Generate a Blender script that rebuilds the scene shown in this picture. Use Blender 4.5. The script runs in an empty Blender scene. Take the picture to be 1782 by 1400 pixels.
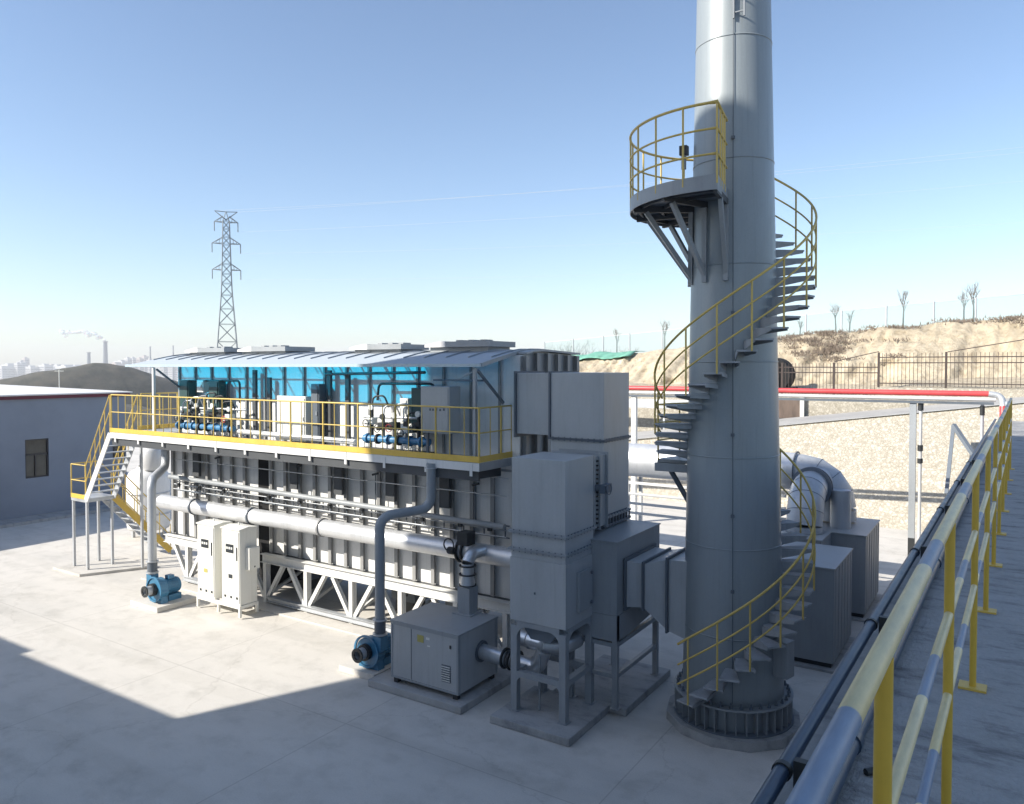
import bpy, math, random
from mathutils import Vector, Matrix
R=math.radians
SC=bpy.context.scene
# ------------------------------------------------------------------ camera
cd=bpy.data.cameras.new("camera"); cam=bpy.data.objects.new("camera",cd); SC.collection.objects.link(cam)
SC.camera=cam
cam.location=(0,0,6.5)
PITCH=1.5
cam.rotation_euler=(R(90-PITCH),0,R(33.3))
cd.sensor_fit='HORIZONTAL'; cd.sensor_width=36; cd.lens=1340/1782*36
cd.shift_x=(891-876)/1782
cy=638+1340*math.tan(R(PITCH)); cd.shift_y=-(700-cy)/1782
cd.clip_start=.05; cd.clip_end=30000
# ------------------------------------------------------------------ world, sun, exposure
SUN=Vector((.6,.8,-.62)).normalized()
w=bpy.data.worlds.new("World"); SC.world=w; w.use_nodes=True
nt=w.node_tree; nt.nodes.clear()
sky=nt.nodes.new('ShaderNodeTexSky'); sky.sky_type='NISHITA'; sky.sun_disc=False
sky.sun_elevation=R(31.8); sky.sun_rotation=math.atan2(-.6,-.8)
sky.altitude=900; sky.air_density=1.0; sky.dust_density=1.5; sky.ozone_density=1.9
bg=nt.nodes.new('ShaderNodeBackground'); bg.inputs[1].default_value=.119
out=nt.nodes.new('ShaderNodeOutputWorld')
nt.links.new(sky.outputs[0],bg.inputs[0]); nt.links.new(bg.outputs[0],out.inputs[0])
ld=bpy.data.lights.new("sun",'SUN'); ld.energy=4.4; ld.angle=R(.5); ld.color=(1,.94,.84)
sun=bpy.data.objects.new("sun",ld); SC.collection.objects.link(sun)
sun.rotation_euler=(-SUN).to_track_quat('Z','Y').to_euler(); sun.location=(-30,-40,40)
SC.view_settings.view_transform='Standard'; SC.view_settings.look='None'
SC.view_settings.exposure=.84; SC.view_settings.gamma=1
try:
    SC.cycles.max_bounces=8; SC.cycles.transparent_max_bounces=12; SC.cycles.volume_bounces=1
    SC.cycles.caustics_reflective=False; SC.cycles.caustics_refractive=False
except Exception: pass

# ------------------------------------------------------------------ materials
def nodes(name):
    m=bpy.data.materials.new(name); m.use_nodes=True; t=m.node_tree
    return m,t,t.nodes['Principled BSDF']
def N(t,ty,**k):
    n=t.nodes.new(ty)
    for a,v in k.items():
        if a in n.inputs.keys() if isinstance(a,str) else False: n.inputs[a].default_value=v
        else: setattr(n,a,v)
    return n
def noise(t,sc,det=4,vec=None,rough=.55):
    n=t.nodes.new('ShaderNodeTexNoise'); n.inputs['Scale'].default_value=sc; n.inputs['Detail'].default_value=det
    n.inputs['Roughness'].default_value=rough
    if vec is not None: t.links.new(vec,n.inputs['Vector'])
    return n
def ramp(t,src,stops):
    r=t.nodes.new('ShaderNodeValToRGB'); e=r.color_ramp.elements
    while len(e)<len(stops): e.new(.5)
    for i,(p,c) in enumerate(stops):
        e[i].position=p; e[i].color=tuple(c)+((1,) if len(c)==3 else ())
    t.links.new(src,r.inputs[0]); return r
def geo(t,scale=(1,1,1)):
    g=t.nodes.new('ShaderNodeNewGeometry'); m=t.nodes.new('ShaderNodeMapping'); m.inputs['Scale'].default_value=scale
    t.links.new(g.outputs['Position'],m.inputs[0]); return m.outputs[0]
def mul(c,k): return tuple(min(1,x*k) for x in c)
def paint(name,col,rough=.45,metal=0.,var=.18,scale=1.6,streak=True,bump=.0,spec=.5):
    m,t,p=nodes(name)
    n=noise(t,scale,6,geo(t,(1,1,.35) if streak else (1,1,1)),.62)
    r=ramp(t,n.outputs[0],[(.28,mul(col,1-var)),(.5,col),(.75,mul(col,1+var*.6))])
    n2=noise(t,38,3,geo(t)); mx=t.nodes.new('ShaderNodeMixRGB'); mx.blend_type='MULTIPLY'; mx.inputs[0].default_value=.25
    r2=ramp(t,n2.outputs[0],[(.3,(.8,.8,.8)),(.6,(1,1,1))])
    t.links.new(r.outputs[0],mx.inputs[1]); t.links.new(r2.outputs[0],mx.inputs[2])
    n4=noise(t,1.0,5,geo(t,(14,14,.5)),.7); r4=ramp(t,n4.outputs[0],[(.30,(.70,.69,.66)),(.48,(1,1,1))]); m4=t.nodes.new('ShaderNodeMixRGB'); m4.blend_type='MULTIPLY'; m4.inputs[0].default_value=.30 if streak else 0
    t.links.new(mx.outputs[0],m4.inputs[1]); t.links.new(r4.outputs[0],m4.inputs[2]); mx=m4
    t.links.new(mx.outputs[0],p.inputs['Base Color'])
    p.inputs['Roughness'].default_value=rough; p.inputs['Metallic'].default_value=metal
    p.inputs['Specular IOR Level'].default_value=spec
    rr=ramp(t,n.outputs[0],[(.2,(max(0,rough-.08),)*3),(.8,(min(1,rough+.12),)*3)]); t.links.new(rr.outputs[0],p.inputs['Roughness'])
    if bump:
        b=t.nodes.new('ShaderNodeBump'); b.inputs['Strength'].default_value=bump; b.inputs['Distance'].default_value=.02
        t.links.new(n.outputs[0],b.inputs['Height']); t.links.new(b.outputs[0],p.inputs['Normal'])
    return m
M={}
M['steel_grey']=paint('grey_painted_steel',(.315,.335,.35),.42,.0,.16)
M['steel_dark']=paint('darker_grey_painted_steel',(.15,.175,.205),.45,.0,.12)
M['duct_grey']=paint('duct_grey_paint',(.42,.435,.44),.40,.0,.12)
M['stack']=paint('stack_grey_paint',(.285,.32,.34),.36,.12,.14,.8)
M['seam']=paint('weld_seam',(.11,.13,.155),.5)
M['tread']=paint('stair_tread_steel',(.36,.375,.39),.65,.0,.25,4)
M['white_panel']=paint('off_white_cladding',(.78,.775,.75),.5,.0,.08,1.2)
M['frame_white']=paint('pale_frame_steel',(.72,.72,.70),.45,.0,.10)
M['rib']=paint('cladding_rib_steel',(.29,.29,.285),.5,.0,.14)
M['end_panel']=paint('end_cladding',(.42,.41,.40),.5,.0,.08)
M['dark']=paint('dark_equipment',(.025,.028,.03),.5)
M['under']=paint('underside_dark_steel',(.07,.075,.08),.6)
M['black']=paint('matt_black',(.012,.012,.013),.9)
M['yellow']=paint('safety_yellow',(.66,.48,.13),.42,.0,.14,3)
M['toe']=paint('toe_board_yellow',(.70,.47,.09),.45,.0,.10,2)
M['mustard']=paint('mustard_post_paint',(.62,.40,.05),.4,.0,.14,5)
M['cabinet']=paint('cream_cabinet_paint',(.76,.755,.70),.4,.0,.05)
M['cabinet_side']=M['cabinet']
M['blue']=paint('machine_blue',(.05,.19,.33),.38,.0,.25,5)
M['pipe_blue']=paint('pipe_blue',(.06,.22,.42),.38,.0,.2,5)
M['red']=paint('red_pipe_paint',(.60,.07,.075),.4,.0,.15,2)
M['dark_red']=paint('dark_red_trim',(.12,.012,.03),.5)
M['pipe_white']=paint('white_pipe_cladding',(.62,.62,.61),.35,.1,.08,2)
M['alu']=paint('aluminium_jacket',(.62,.64,.66),.34,.75,.14,2.5)
M['alu_bright']=paint('bright_aluminium_jacket',(.72,.73,.74),.42,.55,.10,3)
M['pvc']=paint('dark_blue_pipe',(.035,.06,.10),.35,.0,.3,8)
M['iron']=paint('black_brown_iron',(.05,.035,.03),.6)
M['galv']=paint('galvanised_steel',(.52,.54,.56),.45,.4,.18,3)
M['bld_wall']=paint('slate_render_wall',(.25,.28,.335),.8,.0,.16,.35,False)
M['bld_roof']=paint('white_roof_sheet',(.72,.70,.68),.6,.0,.06,.8)
M['frame_black']=paint('black_window_frame',(.02,.02,.025),.4)
M['glass_w']=paint('window_reflecting_glass',(.06,.062,.055),.08,.0,.5,1.5,False)
M['bark']=paint('bare_bark',(.11,.09,.075),.9)
M['twig']=paint('dry_twigs',(.17,.135,.105),.9)
M['tower']=paint('lattice_steel',(.20,.23,.26),.6)
M['roof_sheet']=paint('roof_grey_sheet',(.30,.33,.36),.45,.1,.15,1.5)
M['roof_edge']=paint('pale_blue_roof_trim',(.42,.52,.57),.4,.0,.08,2)
M['teal_box']=paint('dark_teal_box',(.03,.075,.075),.45)
M['label']=paint('pale_label',(.7,.7,.66),.5)
M['label_y']=paint('yellow_label',(.45,.40,.12),.5)
M['screen']=paint('dark_meter_panel',(.03,.035,.04),.3)
M['far_wall']=paint('far_building_wall',(.50,.50,.50),.9)
M['far_brown']=paint('far_brick_wall',(.42,.36,.33),.9)
M['net']=paint('green_netting',(.16,.38,.29),.9,.0,.25,1.5,False)
M['rust']=paint('brown_panel',(.14,.105,.085),.9,.0,.4,3)
def concrete(name,col,dark,jt=True,sc=.16):
    m,t,p=nodes(name); g=geo(t)
    a=noise(t,sc,7,geo(t,(1,2.6,1)),.66); b=noise(t,1.6,8,g,.65); c=noise(t,45,4,g)
    ra=ramp(t,a.outputs[0],[(.3,dark),(.48,col),(.7,mul(col,1.1))])
    rb=ramp(t,b.outputs[0],[(.3,(.80,.80,.79)),(.5,(.97,.97,.97)),(.7,(1.0,1.0,1.0))])
    rc=ramp(t,c.outputs[0],[(.3,(.84,.84,.84)),(.6,(1,1,1))])
    m1=t.nodes.new('ShaderNodeMixRGB'); m1.blend_type='MULTIPLY'; m1.inputs[0].default_value=.9
    m2=t.nodes.new('ShaderNodeMixRGB'); m2.blend_type='MULTIPLY'; m2.inputs[0].default_value=.7
    t.links.new(ra.outputs[0],m1.inputs[1]); t.links.new(rb.outputs[0],m1.inputs[2])
    t.links.new(m1.outputs[0],m2.inputs[1]); t.links.new(rc.outputs[0],m2.inputs[2])
    last=m2.outputs[0]
    if jt:
        br=t.nodes.new('ShaderNodeTexBrick'); br.offset=0; br.inputs['Scale'].default_value=1
        br.inputs['Brick Width'].default_value=5; br.inputs['Row Height'].default_value=5; br.inputs['Mortar Size'].default_value=.012
        br.inputs['Color1'].default_value=br.inputs['Color2'].default_value=(1,1,1,1); br.inputs['Mortar'].default_value=(.62,.61,.6,1)
        t.links.new(g,br.inputs['Vector'])
        m3=t.nodes.new('ShaderNodeMixRGB'); m3.blend_type='MULTIPLY'; m3.inputs[0].default_value=.55
        t.links.new(last,m3.inputs[1]); t.links.new(br.outputs[0],m3.inputs[2]); last=m3.outputs[0]
        wn=noise(t,.8,6,g,.7); ad=t.nodes.new('ShaderNodeMixRGB'); ad.blend_type='ADD'; ad.inputs[0].default_value=1.2; t.links.new(g,ad.inputs[1]); t.links.new(wn.outputs[1],ad.inputs[2])
        cv=t.nodes.new('ShaderNodeTexVoronoi'); cv.feature='DISTANCE_TO_EDGE'; cv.inputs['Scale'].default_value=.16; t.links.new(ad.outputs[0],cv.inputs['Vector'])
        cr=ramp(t,cv.outputs[0],[(.0,(.66,.65,.63)),(.0022,(1,1,1))]); m5=t.nodes.new('ShaderNodeMixRGB'); m5.blend_type='MULTIPLY'; m5.inputs[0].default_value=.4
        t.links.new(last,m5.inputs[1]); t.links.new(cr.outputs[0],m5.inputs[2])
        sn=noise(t,.55,7,geo(t,(1,1.6,1)),.72); sr=ramp(t,sn.outputs[0],[(.36,(.76,.75,.73)),(.44,(1,1,1))]); m6=t.nodes.new('ShaderNodeMixRGB'); m6.blend_type='MULTIPLY'; m6.inputs[0].default_value=.28
        t.links.new(m5.outputs[0],m6.inputs[1]); t.links.new(sr.outputs[0],m6.inputs[2])
        tw=t.nodes.new('ShaderNodeTexWave'); tw.bands_direction='Y'; tw.inputs['Scale'].default_value=.11; tw.inputs['Distortion'].default_value=3.; tw.inputs['Detail'].default_value=3; tw.inputs['Detail Scale'].default_value=.4; t.links.new(g,tw.inputs[0])
        tr_=ramp(t,tw.outputs[1],[(.93,(1,1,1)),(.97,(.86,.855,.84))]); m7=t.nodes.new('ShaderNodeMixRGB'); m7.blend_type='MULTIPLY'; m7.inputs[0].default_value=.35
        t.links.new(m6.outputs[0],m7.inputs[1]); t.links.new(tr_.outputs[0],m7.inputs[2]); last=m7.outputs[0]
    t.links.new(last,p.inputs['Base Color']); p.inputs['Roughness'].default_value=.85
    bp=t.nodes.new('ShaderNodeBump'); bp.inputs['Strength'].default_value=.25; bp.inputs['Distance'].default_value=.01
    t.links.new(c.outputs[0],bp.inputs['Height']); t.links.new(bp.outputs[0],p.inputs['Normal'])
    return m
M['yard']=concrete('yard_concrete',(.64,.61,.56),(.55,.53,.49))
M['pad']=concrete('pad_concrete',(.42,.42,.415),(.26,.265,.27),False,1.6)
M['terrace']=concrete('terrace_concrete',(.42,.415,.41),(.20,.20,.20),False,3.0)
for mm,d,s in(('terrace',.09,4.),('pad',.02,12.)):
    t=M[mm].node_tree; b=[n for n in t.nodes if n.type=='BUMP'][0]; nn=noise(t,s,8,geo(t,(1,.5,1)),.75)
    b.inputs['Distance'].default_value=d; b.inputs['Strength'].default_value=.9; t.links.new(nn.outputs[0],b.inputs['Height'])
M['road']=concrete('ramp_road_surface',(.42,.41,.39),(.36,.35,.34),False)
def stone(name,c1,c2,c3,sc,bump=.8):
    m,t,p=nodes(name); g=geo(t)
    wn=noise(t,3.5,6,g,.7); add=t.nodes.new('ShaderNodeMixRGB'); add.blend_type='ADD'; add.inputs[0].default_value=.5
    t.links.new(g,add.inputs[1]); t.links.new(wn.outputs[1],add.inputs[2])
    v=t.nodes.new('ShaderNodeTexVoronoi'); v.inputs['Scale'].default_value=sc; t.links.new(add.outputs[0],v.inputs['Vector'])
    e=t.nodes.new('ShaderNodeTexVoronoi'); e.feature='DISTANCE_TO_EDGE'; e.inputs['Scale'].default_value=sc; t.links.new(add.outputs[0],e.inputs['Vector'])
    sp=t.nodes.new('ShaderNodeSeparateColor'); t.links.new(v.outputs['Color'],sp.inputs[0])
    r=ramp(t,sp.outputs[0],[(.0,c1),(.5,c2),(1,c3)])
    er=ramp(t,e.outputs[0],[(.0,(.74,.71,.66)),(.16,(1,1,1))])
    n3=noise(t,9,8,g,.75); r3=ramp(t,n3.outputs[0],[(.35,(.80,.78,.74)),(.52,(1,1,1))]); m0=t.nodes.new('ShaderNodeMixRGB'); m0.blend_type='MULTIPLY'; m0.inputs[0].default_value=.8
    t.links.new(r.outputs[0],m0.inputs[1]); t.links.new(r3.outputs[0],m0.inputs[2]); r=m0
    mx=t.nodes.new('ShaderNodeMixRGB'); mx.blend_type='MULTIPLY'; mx.inputs[0].default_value=.8
    t.links.new(r.outputs[0],mx.inputs[1]); t.links.new(er.outputs[0],mx.inputs[2])
    t.links.new(mx.outputs[0],p.inputs['Base Color']); p.inputs['Roughness'].default_value=.95
    b=t.nodes.new('ShaderNodeBump'); b.inputs['Strength'].default_value=bump; b.inputs['Distance'].default_value=.08
    t.links.new(er.outputs[0],b.inputs['Height']); t.links.new(b.outputs[0],p.inputs['Normal'])
    return m
M['stone']=stone('rubble_stone_wall',(.45,.415,.345),(.50,.465,.39),(.56,.525,.45),6.5,.6)
def earth(name,c1,c2,c3,sx=(1,1,.35),sc=1.1):
    m,t,p=nodes(name); g=geo(t,sx)
    a=noise(t,sc,10,g,.7); b=noise(t,.12,4,geo(t),.6)
    r=ramp(t,a.outputs[0],[(.30,c1),(.45,c2),(.62,c3)])
    rb=ramp(t,b.outputs[0],[(.45,(1,1,1)),(.68,(.80,.77,.72))])
    mx=t.nodes.new('ShaderNodeMixRGB'); mx.blend_type='MULTIPLY'; mx.inputs[0].default_value=.7
    t.links.new(r.outputs[0],mx.inputs[1]); t.links.new(rb.outputs[0],mx.inputs[2]); t.links.new(mx.outputs[0],p.inputs['Base Color'])
    p.inputs['Roughness'].default_value=1
    bp=t.nodes.new('ShaderNodeBump'); bp.inputs['Strength'].default_value=.9; bp.inputs['Distance'].default_value=.25
    t.links.new(a.outputs[0],bp.inputs['Height']); t.links.new(bp.outputs[0],p.inputs['Normal'])
    return m
M['earth']=earth('loess_cliff',(.33,.265,.18),(.49,.415,.30),(.60,.52,.39),(1,1,.28),2.2)
M['hill']=earth('scrubby_hill',(.03,.034,.028),(.075,.075,.062),(.13,.12,.10),(1,1,1),.12)
M['plain']=earth('dry_plain',(.22,.20,.16),(.30,.275,.22),(.36,.33,.27),(1,1,1),.01)
def sheet(name,col,tr=.75):
    m=bpy.data.materials.new(name); m.use_nodes=True; t=m.node_tree; t.nodes.clear()
    o=t.nodes.new('ShaderNodeOutputMaterial'); tb=t.nodes.new('ShaderNodeBsdfTransparent'); tb.inputs[0].default_value=(*col,1)
    d=t.nodes.new('ShaderNodeBsdfDiffuse'); d.inputs[0].default_value=(.60,.65,.67,1)
    gl=t.nodes.new('ShaderNodeBsdfGlossy'); gl.inputs['Roughness'].default_value=.2; gl.inputs[0].default_value=(.8,.9,1,1)
    m1=t.nodes.new('ShaderNodeMixShader'); m1.inputs[0].default_value=1-tr
    m2=t.nodes.new('ShaderNodeMixShader'); fr=t.nodes.new('ShaderNodeLayerWeight'); fr.inputs[0].default_value=.12
    t.links.new(tb.outputs[0],m1.inputs[1]); t.links.new(d.outputs[0],m1.inputs[2])
    t.links.new(fr.outputs[1],m2.inputs[0]); t.links.new(m1.outputs[0],m2.inputs[1]); t.links.new(gl.outputs[0],m2.inputs[2])
    lw=t.nodes.new('ShaderNodeLayerWeight'); lw.inputs[0].default_value=.5; rp=ramp(t,lw.outputs[1],[(.50,(0,0,0)),(.76,(1,1,1))])
    dd=t.nodes.new('ShaderNodeBsdfDiffuse'); dd.inputs[0].default_value=(.42,.47,.52,1); m3=t.nodes.new('ShaderNodeMixShader')
    t.links.new(rp.outputs[0],m3.inputs[0]); t.links.new(m2.outputs[0],m3.inputs[1]); t.links.new(dd.outputs[0],m3.inputs[2])
    t.links.new(m3.outputs[0],o.inputs[0]); return m
M['blue_sheet']=sheet('blue_translucent_sheet',(.01,.76,1.0),.88)
def meshmat(name,col,alpha):
    m,t,p=nodes(name); p.inputs['Base Color'].default_value=(*col,1); p.inputs['Roughness'].default_value=.7
    p.inputs['Alpha'].default_value=alpha; return m
M['mesh']=meshmat('wire_mesh',(.28,.42,.45),.30)
def smokemat():
    m,t,p=nodes('steam'); p.inputs['Base Color'].default_value=(.95,.95,.95,1); p.inputs['Roughness'].default_value=1
    p.inputs['Alpha'].default_value=.35; p.inputs['Subsurface Weight'].default_value=.3; return m
M['smoke']=smokemat()
def stripes():
    m,t,p=nodes('banded_handrail_paint'); g=geo(t)
    sp=t.nodes.new('ShaderNodeSeparateXYZ'); t.links.new(g,sp.inputs[0])
    a=t.nodes.new('ShaderNodeMath'); a.operation='MULTIPLY_ADD'; a.inputs[1].default_value=1/1.28; a.inputs[2].default_value=.336
    f=t.nodes.new('ShaderNodeMath'); f.operation='FRACT'
    t.links.new(sp.outputs[1],a.inputs[0]); t.links.new(a.outputs[0],f.inputs[0])
    r=ramp(t,f.outputs[0],[(.0,(.20,.26,.36)),(.25,(.20,.26,.36)),(.252,(.70,.57,.27)),(1,(.76,.65,.38))])
    r.color_ramp.interpolation='LINEAR'
    n=noise(t,9,6,geo(t,(3,.6,3)),.7); rn=ramp(t,n.outputs[0],[(.3,(.72,.72,.74)),(.6,(1,1,1))])
    mx=t.nodes.new('ShaderNodeMixRGB'); mx.blend_type='MULTIPLY'; mx.inputs[0].default_value=1
    t.links.new(r.outputs[0],mx.inputs[1]); t.links.new(rn.outputs[0],mx.inputs[2]); t.links.new(mx.outputs[0],p.inputs['Base Color'])
    p.inputs['Roughness'].default_value=.42; return m
M['banded']=stripes()

# ------------------------------------------------------------------ mesh helpers
ORG={}
COL=SC.collection
ZROT=[0.]
class MB:
    def __init__(s): s.v=[]; s.f=[]; s.s=[]; 
    def add(s,vs,fs,sm=False):
        o=len(s.v); s.v+=[tuple(v) for v in vs]; s.f+=[tuple(i+o for i in f) for f in fs]; s.s+=[sm]*len(fs); return s
    def box(s,x0,x1,y0,y1,z0,z1):
        x0,x1=sorted((x0,x1)); y0,y1=sorted((y0,y1)); z0,z1=sorted((z0,z1))
        return s.add([(x0,y0,z0),(x1,y0,z0),(x1,y1,z0),(x0,y1,z0),(x0,y0,z1),(x1,y0,z1),(x1,y1,z1),(x0,y1,z1)],
              [(0,3,2,1),(4,5,6,7),(0,1,5,4),(1,2,6,5),(2,3,7,6),(3,0,4,7)])
    def bar(s,p,q,w,h=None,up=(0,0,1)):
        p=Vector(p); q=Vector(q); h=w if h is None else h; d=(q-p).normalized(); u=Vector(up)
        if abs(d.dot(u))>.98: u=Vector((0,1,0))
        a=d.cross(u).normalized(); b=a.cross(d).normalized(); vs=[]
        for c in(p,q):
            for i,j in((-1,-1),(1,-1),(1,1),(-1,1)): vs.append(c+a*(i*w/2)+b*(j*h/2))
        return s.add(vs,[(0,1,2,3),(7,6,5,4),(0,4,5,1),(1,5,6,2),(2,6,7,3),(3,7,4,0)])
    def ibeam(s,p,q,w,h,up=(0,0,1),th=.014):
        p=Vector(p); q=Vector(q); d=(q-p).normalized(); u=Vector(up)
        if abs(d.dot(u))>.98: u=Vector((0,1,0))
        a=d.cross(u).normalized(); b=a.cross(d).normalized()
        s.bar(p+b*(h/2-th/2),q+b*(h/2-th/2),w,th,u); s.bar(p-b*(h/2-th/2),q-b*(h/2-th/2),w,th,u)
        s.bar(p,q,th,h-2*th-.002,u); return s
    def tube(s,pts,r,n=10,caps=True,radii=None,closed=False):
        pts=[Vector(p) for p in pts]; m=len(pts)
        if m<2: return s
        t0=(pts[1]-pts[0]).normalized(); u=Vector((0,0,1)) if abs(t0.z)<.9 else Vector((1,0,0))
        a=t0.cross(u).normalized(); vs=[]; prev=t0
        for i,p in enumerate(pts):
            if closed: d=(pts[(i+1)%m]-pts[i-1]).normalized()
            else: d=((pts[i+1]-p) if i==0 else (p-pts[i-1]) if i==m-1 else ((pts[i+1]-p).normalized()+(p-pts[i-1]).normalized())).normalized()
            ax=prev.cross(d)
            if ax.length>1e-6: a=Matrix.Rotation(prev.angle(d),3,ax.normalized())@a
            a=(a-d*a.dot(d)).normalized(); b=d.cross(a); prev=d
            k=1.
            if 0<i<m-1:
                an=(pts[i+1]-p).angle(p-pts[i-1],0); k=1/max(.5,math.cos(an/2))
            rr=(radii[i] if radii else r)*k
            for j in range(n):
                th=2*math.pi*j/n; vs.append(p+a*(rr*math.cos(th))+b*(rr*math.sin(th)))
        fs=[]
        for i in range(m if closed else m-1):
            for j in range(n):
                i2=(i+1)%m; fs.append((i*n+j,i*n+(j+1)%n,i2*n+(j+1)%n,i2*n+j))
        s.add(vs,fs,True)
        if caps and not closed:
            s.add(vs[:n],[tuple(range(n))[::-1]]); s.add(vs[-n:],[tuple(range(n))])
        return s
    def cyl(s,p,q,r,r2=None,n=16): return s.tube([p,q],r,n,radii=[r,r if r2 is None else r2])
    def flange(s,c,axis,r,t=.03,n=20):
        c=Vector(c); a=Vector(axis).normalized()*t/2; return s.cyl(c-a,c+a,r,n=n)
    def lathe(s,cx,cy_,prof,n=48,a0=0,a1=360,sm=True,caps=False):
        full=abs(a1-a0)>=360; k=n if full else n+1; vs=[]
        for r,z in prof:
            for j in range(k):
                a=R(a0+(a1-a0)*j/n); vs.append((cx+r*math.cos(a),cy_+r*math.sin(a),z))
        fs=[]
        for i in range(len(prof)-1):
            for j in range(n):
                j2=(j+1)%k; fs.append((i*k+j,i*k+j2,(i+1)*k+j2,(i+1)*k+j))
        return s.add(vs,fs,sm)
    def ring(s,cx,cy_,r0,r1,z0,z1,n=40,a0=0,a1=360):
        s.lathe(cx,cy_,[(r0,z0),(r1,z0)],n,a0,a1,False); s.lathe(cx,cy_,[(r1,z0),(r1,z1)],n,a0,a1,True)
        s.lathe(cx,cy_,[(r1,z1),(r0,z1)],n,a0,a1,False); s.lathe(cx,cy_,[(r0,z1),(r0,z0)],n,a0,a1,True)
        if abs(a1-a0)<360:
            for a in(a0,a1):
                c,d=math.cos(R(a)),math.sin(R(a))
                s.add([(cx+r0*c,cy_+r0*d,z0),(cx+r1*c,cy_+r1*d,z0),(cx+r1*c,cy_+r1*d,z1),(cx+r0*c,cy_+r0*d,z1)],[(0,1,2,3)])
        return s
    def prism(s,poly,axis,a,b):
        def P(u,v,w): return {'x':(w,u,v),'y':(u,w,v),'z':(u,v,w)}[axis]
        n=len(poly); vs=[P(u,v,a) for u,v in poly]+[P(u,v,b) for u,v in poly]
        return s.add(vs,[tuple(range(n))[::-1],tuple(range(n,2*n))]+[(i,(i+1)%n,n+(i+1)%n,n+i) for i in range(n)])
    def sheetgrid(s,f,nu,nv,sm=True):
        vs=[f(i/nu,j/nv) for j in range(nv+1) for i in range(nu+1)]
        fs=[(j*(nu+1)+i,j*(nu+1)+i+1,(j+1)*(nu+1)+i+1,(j+1)*(nu+1)+i) for j in range(nv) for i in range(nu)]
        return s.add(vs,fs,sm)
    def build(s,name,mat,parent=None,bevel=0,loc=None,recalc=True):
        org=Vector(ORG.get(parent.name,(0,0,0))) if parent else Vector(loc or (0,0,0))
        if ZROT[0]: rm=Matrix.Rotation(ZROT[0],3,'Z'); s.v=[tuple(rm@Vector(v)) for v in s.v]
        me=bpy.data.meshes.new(name); me.from_pydata([tuple(Vector(v)-org) for v in s.v],[],s.f); me.update()
        me.polygons.foreach_set('use_smooth',s.s)
        if recalc:
            import bmesh
            b=bmesh.new(); b.from_mesh(me); bmesh.ops.recalc_face_normals(b,faces=b.faces); b.to_mesh(me); b.free()
        o=bpy.data.objects.new(name,me); COL.objects.link(o)
        me.materials.append(M[mat] if isinstance(mat,str) else mat)
        if parent: o.parent=parent
        else: o.location=org
        ORG[o.name]=org
        if bevel:
            md=o.modifiers.new('bevel','BEVEL'); md.width=bevel; md.segments=2; md.limit_method='ANGLE'
        return o
def fillet(pts,rad,seg=6):
    pts=[Vector(p) for p in pts]; o=[pts[0]]
    for i in range(1,len(pts)-1):
        p=pts[i]; a=(pts[i-1]-p); b=(pts[i+1]-p); la,lb=a.length,b.length; a.normalize(); b.normalize()
        ang=a.angle(b); d=min(rad/math.tan(ang/2),la*.49,lb*.49) if ang<3.1 else 0
        if d<1e-4: o.append(p); continue
        s,e=p+a*d,p+b*d
        rr=d*math.tan(ang/2); cen=p+(a+b).normalized()*(rr/math.sin(ang/2))
        u=s-cen; v=e-cen; tot=u.angle(v)
        for k in range(seg+1):
            t=k/seg; o.append(cen+(u*math.sin((1-t)*tot)+v*math.sin(t*tot))/math.sin(tot))
    o.append(pts[-1]); return o
def tag(o,label=None,cat=None,group=None,kind=None):
    for k,v in(('label',label),('category',cat),('group',group),('kind',kind)):
        if v: o[k]=v
    return o
def thing(name,label,cat,loc=(0,0,0),group=None):
    o=bpy.data.objects.new(name,None); COL.objects.link(o); o.location=loc; ORG[o.name]=Vector(loc); o.empty_display_size=.3
    return tag(o,label,cat,group)
def struct(o): o['kind']='structure'; return o
def copy_thing(root,loc,label=None):
    r=root.copy(); COL.objects.link(r); r.location=loc
    if label: r['label']=label
    def rec(src,dst):
        for c in list(src.children):
            k=c.copy(); COL.objects.link(k); k.parent=dst; rec(c,k)
    kids=list(root.children)
    rec(root,r); return r

# ------------------------------------------------------------------ setting
random.seed(5)
def hsh(x,y): return math.sin(x*.013+1.3)*math.cos(y*.017-.4)+.5*math.sin(x*.041+y*.03)
def gh(x,y):
    # hillside falling away on the far left; level round the yard
    d=max(0,-62-x)
    drop=min(1,d/260.); drop=drop*drop*(3-2*drop)
    h=-.03-46*drop
    e=max(0,y-75)
    up=0
    if d>40 or e>20: h+=.35*hsh(x,y)
    return h
xs=[-16000,-9000,-5000,-3000,-2000,-1400,-1000,-750,-600,-480,-400,-350]+list(range(-320,-60,15))+[-61,-50,-40,-30,-20,-10,0,10,20,40,70,120,300,800,3000,9000]
ys=[-3000,-800,-300,-120,-60,-30,-15,0,10,20,30,40,50,60,70,76,85,95,110,130,160,200,260,340,450,600,800,1200,2000,3500,6000,11000,18000]
b=MB(); nx=len(xs)
b.add([(x,y,gh(x,y)) for y in ys for x in xs],[(j*nx+i,j*nx+i+1,(j+1)*nx+i+1,(j+1)*nx+i) for j in range(len(ys)-1) for i in range(nx-1)],True)
struct(b.build('ground','plain'))
b=MB(); b.sheetgrid(lambda u,v:(-60+61*u,-4+ (40.2)*v,0),60,40,False)
struct(b.build('courtyard','yard'))
from mathutils import noise as mn
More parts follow.
